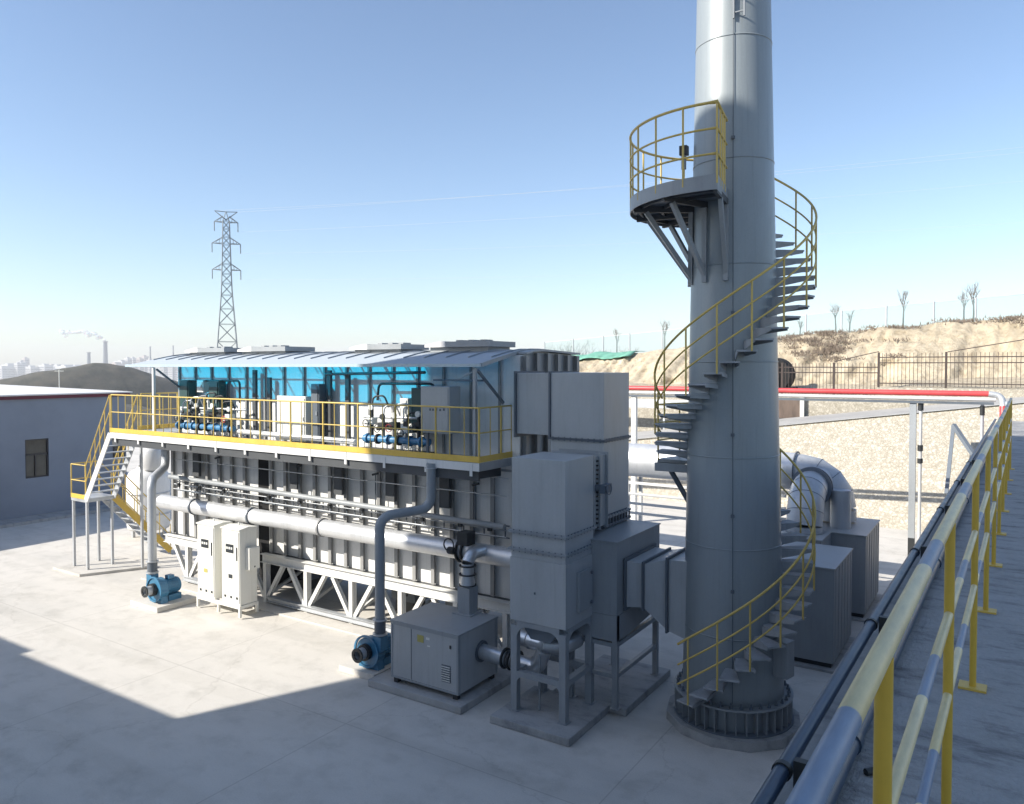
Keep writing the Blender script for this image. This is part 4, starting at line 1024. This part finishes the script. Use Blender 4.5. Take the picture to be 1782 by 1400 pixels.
for i,x in enumerate((-20.6,-19.6,-18.5,-16.6,-15.4,-14.3,-13.2,-12.2,-11.3,-10.2,-9.4)):
    t=thing('ball_valve',f'small dark drain valve with lever on the ribbed wall, number from the left being {["one","two","three","four","five","six","seven","eight","nine","ten","eleven"][i]}','valve',(x,13.8,3.1),'drain valves on the ribbed wall')
    MB().cyl((x,13.80,2.85),(x,13.80,3.12),.022,n=8).build('stem','galv',t); MB().box(x-.05,x+.05,13.74,13.80,2.92,3.02).build('body','dark',t); MB().bar((x,13.73,3.0),(x+.13,13.70,3.06),.02).build('lever','dark',t)
for i,x in enumerate((-19.0,-15.6,-12.9,-9.9)):
    t=thing('sampling_probe',['sampling probe pipe hooked on the wall right of the left riser','sampling probe pipe on the wall right of the black gap','sampling probe pipe on the wall left of the middle riser','sampling probe pipe on the wall near the corner of the walkway'][i],'probe',(x,13.85,3.5),'sampling probes on the ribbed wall')
    MB().cyl((x,13.95,2.9),(x,13.95,3.85),.015,n=6).build('tube','seam',t); MB().bar((x-.08,13.93,3.85),(x+.1,13.93,3.9),.05).build('head','dark',t)

# ------------------------------------------------------------------ blowers with risers
def blower(cx,cy_,label,rpts,rlabel,rmat,pipe_r,padbox,plabel):
    tag(MB().box(*padbox,.004,.14).build('blower_pad','yard',bevel=.01),plabel,'concrete pad')
    t=thing('blower',label,'blower',(cx,cy_,.14),'blue blowers on concrete pads')
    x0=cx
    sc=MB(); n=36; pts=[]
    vol=[]
    for i in range(n): 
        a=2*math.pi*i/n; r_=.27+.05*(i/n); vol.append((x0+.0+0,cy_+0,0) if 0 else (r_*math.cos(a),r_*math.sin(a)))
    # scroll lies in the XZ plane, axis along Y
    sc.prism([(x0+u,.50+v) for u,v in vol],'y',cy_-.16,cy_+.08); sc.build('scroll_housing','blue',t,.015)
    rg=MB(); rg.ring(0,0,.30,.345,-.02,.02,32); rg.v=[(x0+v[0],cy_-.17+v[2],.50+v[1]) for v in rg.v]; rg.build('rim_ring','blue',t)
    rg=MB(); rg.ring(0,0,.10,.17,-.05,.05,28); rg.v=[(x0+v[0],cy_-.22+v[2],.50+v[1]) for v in rg.v]; rg.build('inlet_ring','dark',t)
    rg=MB(); rg.ring(0,0,.085,.12,-.09,.09,28); rg.v=[(x0+v[0],cy_-.34+v[2],.50+v[1]) for v in rg.v]; rg.build('inlet_pipe','galv',t)
    rg=MB(); rg.ring(0,0,.085,.15,-.015,.015,28); rg.v=[(x0+v[0],cy_-.44+v[2],.50+v[1]) for v in rg.v]; rg.build('inlet_flange','dark',t)
    MB().prism([(x0-.26,.141),(x0+.30,.141),(x0+.24,.36),(x0-.20,.36)],'y',cy_-.13,cy_+.06).build('foot','blue',t)
    MB().cyl((x0,cy_+.08,.50),(x0,cy_+.52,.50),.20,n=24).build('motor','blue',t)
    b=MB()
    for k in range(20): a=R(18*k); b.bar((x0+.2*math.cos(a),cy_+.14,.5+.2*math.sin(a)),(x0+.2*math.cos(a),cy_+.48,.5+.2*math.sin(a)),.012,.03,up=(math.cos(a),0,math.sin(a)))
    b.build('cooling_fins','blue',t); MB().box(x0-.08,x0+.10,cy_+.2,cy_+.38,.70,.80).build('terminal_box','blue',t,.01)
    MB().box(x0-.22,x0+.22,cy_+.12,cy_+.5,.141,.30).build('motor_foot','blue',t)
    vx=rpts[0][0]
    MB().box(vx-.11,vx+.11,cy_-.15,cy_+.07,.55,.86).build('outlet','blue',t)
    p=thing('riser_pipe',rlabel,'pipe',(vx,cy_,.9),'riser pipes from the blowers')
    MB().tube(fillet(rpts,.28,8),pipe_r,20).build('pipe_run',rmat,p)
    for dz in(.0,.30): MB().flange((vx,rpts[0][1],.90+dz),(0,0,1),pipe_r+.05,.025,20).build('flange','galv',p)
    MB().cyl((vx,rpts[0][1],.93),(vx,rpts[0][1],1.18),pipe_r+.015,n=20).build('flexible_joint','seam',p)
    for q in(len(rpts)-2,): 
        c=Vector(rpts[q+1]); MB().flange(c-Vector((0,0,.1)),(0,0,1),pipe_r+.03,.02,18).build('flange','galv',p)
blower(-19.15,12.2,'blue centrifugal blower at the foot of the left riser pipe',[(-19.42,12.16,.86),(-19.42,12.16,3.42),(-20.75,13.45,3.55),(-20.75,13.45,4.35)],'grey riser pipe from the left blower bending up to the walkway','galv',.115,(-19.9,-18.65,11.8,13.0),'low concrete pad under the left blower')
blower(-11.22,12.0,'blue centrifugal blower beside the grey fan enclosure',[(-10.95,11.96,.86),(-10.95,11.96,3.36),(-10.35,12.93,3.45),(-10.35,12.93,4.42)],'grey riser pipe from the right blower with an offset bend below the walkway','steel_grey',.105,(-11.85,-10.85,11.65,12.7),'low concrete pad under the right blower')

# ------------------------------------------------------------------ cream cabinets
stand=thing('cabinet_stand','low pale steel stand carrying the two cream electrical cabinets','stand',(-17.3,12.9,0))
sx0,sx1,sy0,sy1=-18.2,-16.4,12.66,13.25
b=MB(); b.box(sx0,sx1,sy0,sy0+.06,.26,.34); b.box(sx0,sx1,sy1-.06,sy1,.26,.34); b.box(sx0,sx0+.06,sy0+.061,sy1-.061,.26,.34); b.box(sx1-.06,sx1,sy0+.061,sy1-.061,.26,.34); b.build('frame','cabinet',stand)
for x in(sx0,(sx0+sx1)/2-.03,sx1-.06):
    for y in(sy0,sy1-.06): MB().box(x,x+.06,y,y+.06,.045,.259).build('leg','cabinet',stand)
def cabinet(x0,x1,label,side):
    t=thing('electrical_cabinet',label,'cabinet',((x0+x1)/2,12.95,.34),'cream electrical cabinets')
    zt=2.36
    MB().box(x0,x1,sy0+.03,sy1-.02,.343,zt-.08).build('body','cabinet',t,.008)
    MB().prism([(sy0+.0,zt-.079),(sy1,zt-.079),(sy1,zt-.05),((sy0+sy1)/2,zt-.01),(sy0+.0,zt-.05)],'x',x0-.02,x1+.02).build('top','cabinet',t)
    MB().box(x0+.03,x1-.03,sy0+.012,sy0+.028,.40,zt-.12).build('door','cabinet',t,.004)
    pm=MB().box(x0+.20,x0+.50,sy0+.000,sy0+.011,1.68,1.90).build('meter_panel','screen',t)
    b=MB(); 
    for k in range(3): b.box(x0+.23+.09*k,x0+.29+.09*k,sy0-.004,sy0-.001,1.77,1.83)
    b.build('meters','label',pm)
    MB().box(x1-.10,x1-.085,sy0-.01,sy0+.011,1.5,1.85).build('handle','screen',t)
    MB().box(x0+.30,x0+.45,sy0+.002,sy0+.011,1.02,1.12).build('nameplate','screen' if side else 'label_y',t)
    for xx in(x0+.12,x0+.36,x1-.14): MB().box(xx,xx+.07,sy0+.002,sy0+.011,.50,.56).build('vent','screen',t)
    MB().cyl(((x0+x1)/2,12.95,zt-.01),((x0+x1)/2,12.95,zt+.06),.02,n=8).build('lifting_eye','cabinet',t)
    if side:
        s=MB().box(x1+.002,x1+.16,sy0+.2,sy1-.06,1.25,1.82).build('side_box','cabinet',t,.01); MB().box(x1+.161,x1+.17,sy0+.35,sy0+.38,1.3,1.34).build('lock','screen',s)
cabinet(-18.18,-17.45,'cream electrical cabinet on the left of the shared stand, with a yellow label',False)
cabinet(-17.15,-16.42,'cream electrical cabinet on the right of the shared stand, with a side box',True)

# ------------------------------------------------------------------ grey fan enclosure
tag(MB().box(-10.8,-8.45,11.42,13.4,.004,.15).build('fan_pad','pad',bevel=.015),'long concrete pad under the grey fan enclosure','concrete pad')
t=thing('fan_enclosure','large grey sheet metal fan enclosure on a concrete pad beside the right blower','enclosure',(-9.4,12.3,.15))
FX0,FX1,FY0,FY1=-10.32,-8.64,11.6,12.92
MB().box(FX0,FX1,FY0,FY1,.26,1.38).build('housing','duct_grey',t,.006)
MB().box(FX0-.02,FX1+.02,FY0-.02,FY1+.02,1.383,1.42).build('lid','steel_grey',t,.006)
for q in((FX0,FX0+.04,FY0-.012,FY0-.002,.26,1.38),(FX1-.04,FX1,FY0-.012,FY0-.002,.26,1.38),(FX1+.002,FX1+.012,FY0,FY0+.05,.26,1.38),(FX1+.002,FX1+.012,FY1-.05,FY1,.26,1.38),(FX0+.042,FX1-.042,FY0-.012,FY0-.002,.26,.30),(FX0+.042,FX1-.042,FY0-.012,FY0-.002,1.33,1.38)):
    MB().box(*q).build('edge_trim','steel_grey',t)
MB().box(FX0+.52,FX0+.53,FY0-.006,FY0-.002,.31,1.32).build('panel_joint','seam',t)
b=MB(); b.box(FX1-.40,FX1-.18,FY0-.006,FY0-.002,.45,.78); lo=b.build('louvre','seam',t)
b=MB()
for k in range(7): b.bar((FX1-.39,FY0-.018,.48+.045*k),(FX1-.19,FY0-.018,.48+.045*k),.02,.012)
b.build('louvre_blades','label',lo)
MB().box(FX1-.44,FX1-.14,FY0-.008,FY0-.0065,.42,.81).build('louvre_frame','duct_grey',t) if 0 else None
b=MB(); b.box(FX0+.68,FX0+.84,FY0-.006,FY0-.002,1.10,1.24); b.build('warning_label','label_y',t)
b=MB(); b.box(FX0+.90,FX0+.99,FY0-.006,FY0-.002,1.18,1.23); b.box(FX0+.93,FX0+1.0,FY0-.006,FY0-.002,1.05,1.08); b.build('label_plate','label',t)
MB().box(FX1-.2,FX1-.17,FY0-.02,FY0-.002,1.12,1.18).build('latch','dark',t)
for x in(FX0+.05,FX1-.15):
    for y in(FY0+.02,FY1-.12): MB().box(x,x+.1,y,y+.1,.152,.259).build('foot','dark',t)
t=thing('vertical_duct','short square to round duct rising from the fan enclosure to the white air pipe','duct',(-9.25,12.85,1.42))
MB().box(-9.42,-9.12,12.62,12.92,1.425,1.97).build('square_section','steel_grey',t)
MB().box(-9.50,-9.04,12.54,13.0,1.422,1.445).build('base_flange','steel_grey',t)
MB().lathe(-9.27,12.77,[(.16,1.975),(.15,2.1),(.13,2.2),(.13,2.45)],28).build('transition','alu',t)
for z in(2.0,2.22,2.4): MB().flange((-9.27,12.77,z),(0,0,1),.18,.02,24).build('flange','dark',t)
MB().tube(fillet([(-9.27,12.77,2.45),(-9.27,12.9,2.62),(-9.27,13.3,2.60)],.15),.13,18).build('elbow','alu',t)
t=thing('outlet_duct','silver outlet duct with black bellows leaving the fan enclosure toward the scrubber frame','duct',(-8,12.4,.85))
MB().tube(fillet([(-8.635,12.35,.88),(-7.35,12.35,.82),(-7.2,12.35,1.2)],.2),.15,24).build('pipe_run','alu',t)
b=MB()
for k in range(5): b.flange((-8.06+.07*k,12.35,.86),(1,0,0),.20 if k%2==0 else .17,.03,24)
b.build('bellows','dark',t); MB().flange((-8.62,12.35,.88),(1,0,0),.21,.03,24).build('flange','seam',t)

# ------------------------------------------------------------------ near duct tower (box 1)
tag(MB().box(-7.82,-6.18,11.45,13.03,.004,.15).build('duct_pad','pad',bevel=.015),'concrete pad under the nearest duct tower','concrete pad')
t=thing('duct_tower','tall grey rectangular duct tower on an arched leg frame, nearest the viewer','duct tower',(-7.05,12.35,.15))
bx=(-7.62,-6.5,11.88,12.98)
MB().box(*bx,3.50,4.83).build('upper_casing','duct_grey',t,.006)
MB().box(*bx,3.17,3.455).build('middle_casing','duct_grey',t,.006)
MB().box(bx[0]-.02,bx[1]+.03,bx[2]-.03,bx[3]+.02,1.84,3.0).build('lower_casing','duct_grey',t,.006)
MB().box(bx[0]-.0,bx[1]+.01,bx[2]-.01,bx[3],3.003,3.14).build('step_band','duct_grey',t)
def flangebox(z,o,par,x0,x1,y0,y1,mat='steel_grey'):
    b=MB(); b.box(x0-o,x1+o,y0-o,y1+o,z-.022,z-.003); b.box(x0-o,x1+o,y0-o,y1+o,z+.003,z+.022); f_=b.build('flange',mat,par)
    b=MB(); n=9
    for i in range(n):
        k=(i+.5)/n; x=x0+(x1-x0)*k; y=y0+(y1-y0)*k
        for (a,c) in((x,y0-o*.6),(x1+o*.6,y)): b.cyl((a,c,z-.04),(a,c,z+.04),.010,n=6)
    b.build('bolts','seam',f_)
flangebox(3.478,.05,t,*bx); flangebox(3.155,.05,t,*bx)
d=MB().box(bx[1]+.031,bx[1]+.09,12.25,12.78,2.05,2.78).build('inspection_door','steel_grey',t,.01)
for z in(2.15,2.7): MB().cyl((bx[1]+.10,12.7,z),(bx[1]+.13,12.7,z),.03,n=8).build('door_knob','seam',d)
MB().box(bx[0]+.5,bx[0]+.53,bx[2]-.04,bx[2]-.031,2.38,2.42).build('test_port','seam',t)
def legframe(t,x0,x1,y0,y1,ztop,w=.1,mid=.85,arch=True,m_='steel_grey'):
    for x in(x0,x1-w):
        for y in(y0,y1-w):
            l=MB().box(x,x+w,y,y+w,.165,ztop).build('leg',m_,t); MB().box(x-.03,x+w+.03,y-.03,y+w+.03,.152,.164).build('foot_plate',m_,l)
    def corner(u0,u1,sz,zt,axis,a,b_):
        if not arch: return
        for s_,uu in((1,u0+w),(-1,u1-w)):
            pts=[(uu,zt),(uu+s_*sz,zt)]+[(uu+s_*sz*(1-math.sin(R(q))),zt-sz*(1-math.cos(R(q)))) for q in(20,40,60,80)]+[(uu,zt-sz)]
            MB().prism(pts,axis,a,b_).build('gusset_plate',m_,t)
    for axis,u0,u1,a,b_ in(('y',x0,x1,y0+.002,y0+.02),('y',x0,x1,y1-.02,y1-.002),('x',y0,y1,x1-.02,x1-.002),('x',y0,y1,x0+.002,x0+.02)):
        corner(u0,u1,.22,ztop,axis,a,b_); corner(u0,u1,.12,mid,axis,a,b_)
    h=.1
    for z in(mid,ztop):
        for y in(y0,y1-w): MB().box(x0+w,x1-w,y+.003,y+w-.003,z,z+h).build('cross_beam',m_,t)
        for x in(x0,x1-w): MB().box(x+.003,x+w-.003,y0+w,y1-w,z,z+h).build('cross_beam',m_,t)
legframe(t,bx[0]-.01,bx[1]+.02,bx[2]-.02,bx[3]+.01,1.738,.13,.80)
for x,y in((-7.15,12.1),(-7.0,12.7)): MB().cyl((x,y,.165),(x,y,1.2),.022,n=8).build('support_rod','steel_grey',t)
MB().prism([(bx[0]+.1,1.83),(bx[1]-.1,1.83),(bx[1]-.35,1.5),(bx[0]+.35,1.5)],'y',bx[2]+.1,bx[3]-.1).build('hopper','steel_dark',t)
t2_=thing('elbow_duct','silver round elbow duct passing through the leg frame of the nearest tower','duct',(-7.2,12.35,1.3))
MB().tube(fillet([(-7.9,12.6,1.25),(-7.2,12.4,1.28),(-6.85,12.5,1.3),(-6.8,12.9,1.32)],.25),.16,24).build('pipe_run','alu',t2_)
for c in((-7.6,12.51,1.26),(-7.15,12.4,1.28)): MB().flange(c,(1,-.25,0),.17,.012,24).build('seam_band','galv',t2_)

# ------------------------------------------------------------------ tall duct and plenum (box 2)
tag(MB().box(-7.4,-5.85,13.034,15.3,.004,.15).build('duct_pad','pad',bevel=.015),'concrete pad under the plenum box beside the chimney','concrete pad')
t=thing('plenum_box','dark grey plenum box on legs between the duct towers and the chimney','plenum',(-6.5,13.9,.15))
px0,px1,py0,py1=-7.0,-5.97,12.88,14.95
MB().box(px0,px1,py0,py1,1.9,3.25).build('casing','steel_grey',t,.006)
MB().box(px0-.01,px1+.02,py0-.02,py1+.01,3.253,3.275).build('lid','steel_grey',t)
MB().prism([(py0,1.897),(py1,1.897),(py1-.05,1.55),(py0+.6,1.42),(py0,1.42)],'x',px0,px1-.0).build('hopper','steel_grey',t)
for y in(py0+.02,py1-.12):
    for x in(px0,px1-.1):
        l=MB().box(x,x+.1,y,y+.1,.165,1.9).build('leg','steel_grey',t); MB().box(x-.03,x+.13,y-.03,y+.13,.152,.164).build('foot_plate','steel_grey',l)
for z in(.72,1.3): MB().box(px1-.09,px1-.01,py0+.12,py1-.12,z,z+.08).build('cross_beam','steel_grey',t)
for z in(.72,1.3): MB().box(px0+.1,px1-.1,py0+.03,py0+.11,z,z+.08).build('cross_beam','steel_grey',t)
t=thing('tall_duct','tallest grey rectangular duct joining the oxidizer end wall to the plenum','duct',(-7.2,14.3,3.3))
tx0,tx1,ty0,ty1=-7.85,-6.65,13.72,14.92
MB().box(tx0,tx1,ty0,ty1,5.05,6.37).build('upper_casing','duct_grey',t,.006)
MB().box(tx0,tx1,ty0,ty1,3.55,5.01).build('lower_casing','duct_grey',t,.006)
MB().box(XR+.19,tx0-.04,ty0+.06,ty1-.02,5.08,6.36).build('neck','duct_grey',t,.006)
b=MB(); b.box(tx0-.038,tx0-.004,ty0-.03,ty1+.03,5.02,6.40); b.box(XR+.15,XR+.187,ty0,ty1+.03,5.0,6.40); b.build('neck_flange','seam',t)
flangebox(5.03,.04,t,tx0,tx1,ty0,ty1,'seam')
b=MB(); b.box(tx0+.02,tx1-.02,ty0+.02,ty1-.02,3.28,3.549); b.build('bellows','steel_dark',t)
flangebox(3.5,.04,t,tx0,tx1,ty0,ty1,'steel_grey'); flangebox(3.34,.04,t,tx0,tx1,ty0,ty1,'steel_dark')
b=MB()
for k in range(9): 
    b.cyl((tx1+.03,ty0+.05+.14*k,3.32),(tx1+.03,ty0+.05+.14*k,3.52),.012,n=6); b.cyl((tx0+.05+.14*k,ty0-.03,3.32),(tx0+.05+.14*k,ty0-.03,3.52),.012,n=6)
b.build('tie_rods','dark',t)
t=thing('link_duct','bolted link duct with actuator between the nearest tower and the tall duct','duct',(-7,13.3,4))
MB().box(-7.55,-6.58,13.06,13.68,3.4,4.78).build('casing','duct_grey',t)
b=MB(); b.box(-7.62,-6.50,13.0,13.03,3.35,4.83); b.box(-7.62,-6.53,13.66,13.69,3.35,4.83); b.box(-7.62,-6.53,13.33,13.36,3.35,4.83); b.build('flange','steel_grey',t)
b=MB()
for k in range(16): b.box(-6.575,-6.535,13.06,13.10,3.4+.085*k,3.43+.085*k); b.box(-6.575,-6.535,13.24,13.28,3.4+.085*k,3.43+.085*k)
b.build('bolts','dark',t)
a_=MB(); a_.cyl((-6.58,13.2,4.18),(-6.30,13.2,4.18),.06,n=12); a_.box(-6.45,-6.33,13.12,13.42,4.1,4.26); a_.tube([(-6.28,13.2+.1*math.cos(k*.5236),4.18+.1*math.sin(k*.5236)) for k in range(12)],.012,6,closed=True); a_.build('actuator','steel_dark',t)

# duct into stack
t=thing('stack_inlet_duct','grey flanged inlet duct widening from the plenum into the chimney','duct',(-5.5,14,2.3))
def loft(b,secs):
    vs=[]; 
    for x,y0,y1,z0,z1 in secs: vs+=[(x,y0,z0),(x,y1,z0),(x,y1,z1),(x,y0,z1)]
    fs=[]
    for i in range(len(secs)-1):
        for j in range(4): fs.append((4*i+j,4*i+(j+1)%4,4*i+4+(j+1)%4,4*i+4+j))
    fs+=[(0,1,2,3),tuple(4*(len(secs)-1)+k for k in(3,2,1,0))]; b.add(vs,fs); return b
loft(MB(),[(-5.965,13.2,14.6,2.0,2.86),(-5.66,13.35,14.65,2.0,2.82)]).build('first_section','duct_grey',t)
loft(MB(),[(-5.62,13.35,14.65,1.98,2.82),(-5.25,13.5,14.65,1.62,2.92)]).build('taper_section','duct_grey',t)
loft(MB(),[(-5.21,13.5,14.65,1.60,2.92),(-4.7,13.5,14.65,1.45,2.95)]).build('last_section','duct_grey',t)
for x,z0,z1,y0 in((-5.64,1.95,2.87,13.32),(-5.23,1.57,2.97,13.46)): 
    MB().box(x-.018,x+.018,y0-.03,14.70,z0,z1).build('flange','seam',t)
MB().box(-5.95,-5.92,13.14,14.66,1.94,2.92).build('flange','seam',t)

# ------------------------------------------------------------------ rear boxes and silver ducting
for i,(x0,x1,y0,y1,zt,lb) in enumerate(((-4.6,-3.04,17.4,19.62,2.18,'dark grey filter housing directly behind the chimney stair'),(-4.5,-2.99,21.36,23.8,2.16,'farther grey filter housing under the silver elbows'))):
    tag(MB().box(x0-.12,x1+.12,y0-.12,y1+.12,.004,.06).build('housing_pad','pad'),['concrete pad under the nearer filter housing','concrete pad under the farther filter housing'][i],'concrete pad')
    t=thing('filter_housing',lb,'housing',((x0+x1)/2,(y0+y1)/2,.06),'grey filter housings behind the chimney')
    MB().box(x0+.05,x1-.05,y0+.05,y1-.05,.062,.16).build('plinth','dark',t)
    b=MB(); b.box(x0,x1,y0,y1,.163,zt); b.build('casing','steel_grey',t,.006)
    b=MB()
    for k in range(6): 
        y=y0+(y1-y0)*(k+.5)/6; b.box(x1+.001,x1+.012,y-.012,y+.012,.2,zt-.02)
    b.build('side_ribs','steel_grey',t)
    MB().box(x0-.02,x1+.02,y0-.02,y1+.02,zt+.003,zt+.03).build('lid','duct_grey',t)
t=thing('silver_duct','large silver jacketed duct running behind the chimney and elbowing down into the far housing','duct',(-8,22.8,3.5))
MB().tube([(-16,22.9,3.50),(-10,22.9,3.50),(-5.0,22.9,3.50)],.53,40).build('jacket','alu_bright',t)
def torus_elbow(p,d1,d2,rad,ang,n=9):
    pts=[];p=Vector(p);d1=Vector(d1).normalized();d2=Vector(d2);c=p+d2*rad
    for k in range(n): a=R(ang*k/(n-1)); pts.append(c-d2*rad*math.cos(a)+d1*rad*math.sin(a))
    return pts
def seams(pts,r_,par,mat='steel_dark'):
    for i in range(1,len(pts)-1): MB().flange(pts[i],(Vector(pts[i+1])-Vector(pts[i-1])),r_,.018,36).build('seam_band',mat,par)
e1=torus_elbow((-4.9,22.9,3.50),(1,0,0),(0,0,-1),.95,90,5)
MB().tube([(-5.0,22.9,3.5)]+e1,.50,40).build('elbow','galv',t); seams(e1,.515,t)
MB().flange((-5.02,22.9,3.50),(1,0,0),.58,.03,40).build('flange','seam',t)
MB().cyl(e1[-1],(e1[-1][0],22.9,2.25),.50,n=36).build('down_leg','galv',t)
t=thing('branch_elbow','nearer silver elbow branching toward the viewer and down onto the far housing','duct',(-4.6,22,3))
e2=torus_elbow((-4.42,21.72,3.25),(.05,-1,0),(0,0,-1),.86,90,5)
MB().tube([(-4.42,22.85,3.3)]+e2,.44,36).build('elbow','galv',t); seams(e2,.452,t)
MB().cyl(e2[-1],(e2[-1][0],e2[-1][1],2.24),.44,n=36).build('down_leg','galv',t)
MB().flange((e2[-1][0],e2[-1][1],2.25),(0,0,1),.49,.03,36).build('flange','steel_grey',t)
for q in(21.8,21.98): MB().flange((-4.42,q,3.25),(0,1,0),.53,.03,36).build('flange','steel_dark',t)
MB().cyl((-3.72,22.1,2.19),(-3.72,22.1,3.2),.26,n=24).build('down_leg','galv',t)
# steel trestle beneath the silver duct
t=thing('duct_trestle','pale steel trestle with rails holding the silver duct left of the chimney','trestle',(-9,23,0))
for x in(-10.05,-6.2):
    for y in(22.5,23.5): MB().box(x-.05,x+.05,y-.05,y+.05,0,2.9).build('leg','frame_white',t)
for z in(2.8,2.45,2.15,1.85): MB().box(-10.0,-5.2,22.42,22.45,z,z+.08).build('rail','frame_white',t)
MB().bar((-10.2,22.6,.65),(-5.2,22.6,1.2),.05).build('stay','frame_white',t)
# flat boxes behind the stair
t=thing('filter_housing','pale topped low filter housing half hidden behind the stair and chimney','housing',(-5,20,0),'grey filter housings behind the chimney')
MB().box(-6.2,-3.8,20.0,21.25,.004,2.2).build('casing','steel_grey',t); MB().box(-6.22,-3.78,19.98,21.27,2.203,2.23).build('lid','duct_grey',t)

# ------------------------------------------------------------------ haze
HZ=MB().box(-3400,1500,-400,3600,-60,92)
m=bpy.data.materials.new('haze_air'); m.use_nodes=True; tt=m.node_tree; tt.nodes.clear()
o_=tt.nodes.new('ShaderNodeOutputMaterial'); pv=tt.nodes.new('ShaderNodeVolumePrincipled')
pv.inputs['Color'].default_value=(.80,.82,.86,1); pv.inputs['Density'].default_value=.0003; pv.inputs['Anisotropy'].default_value=.0
tt.links.new(pv.outputs[0],o_.inputs['Volume'])
hz=HZ.build('haze',m); tag(hz,'thin pale haze filling the air toward the distant city','haze',kind='stuff')
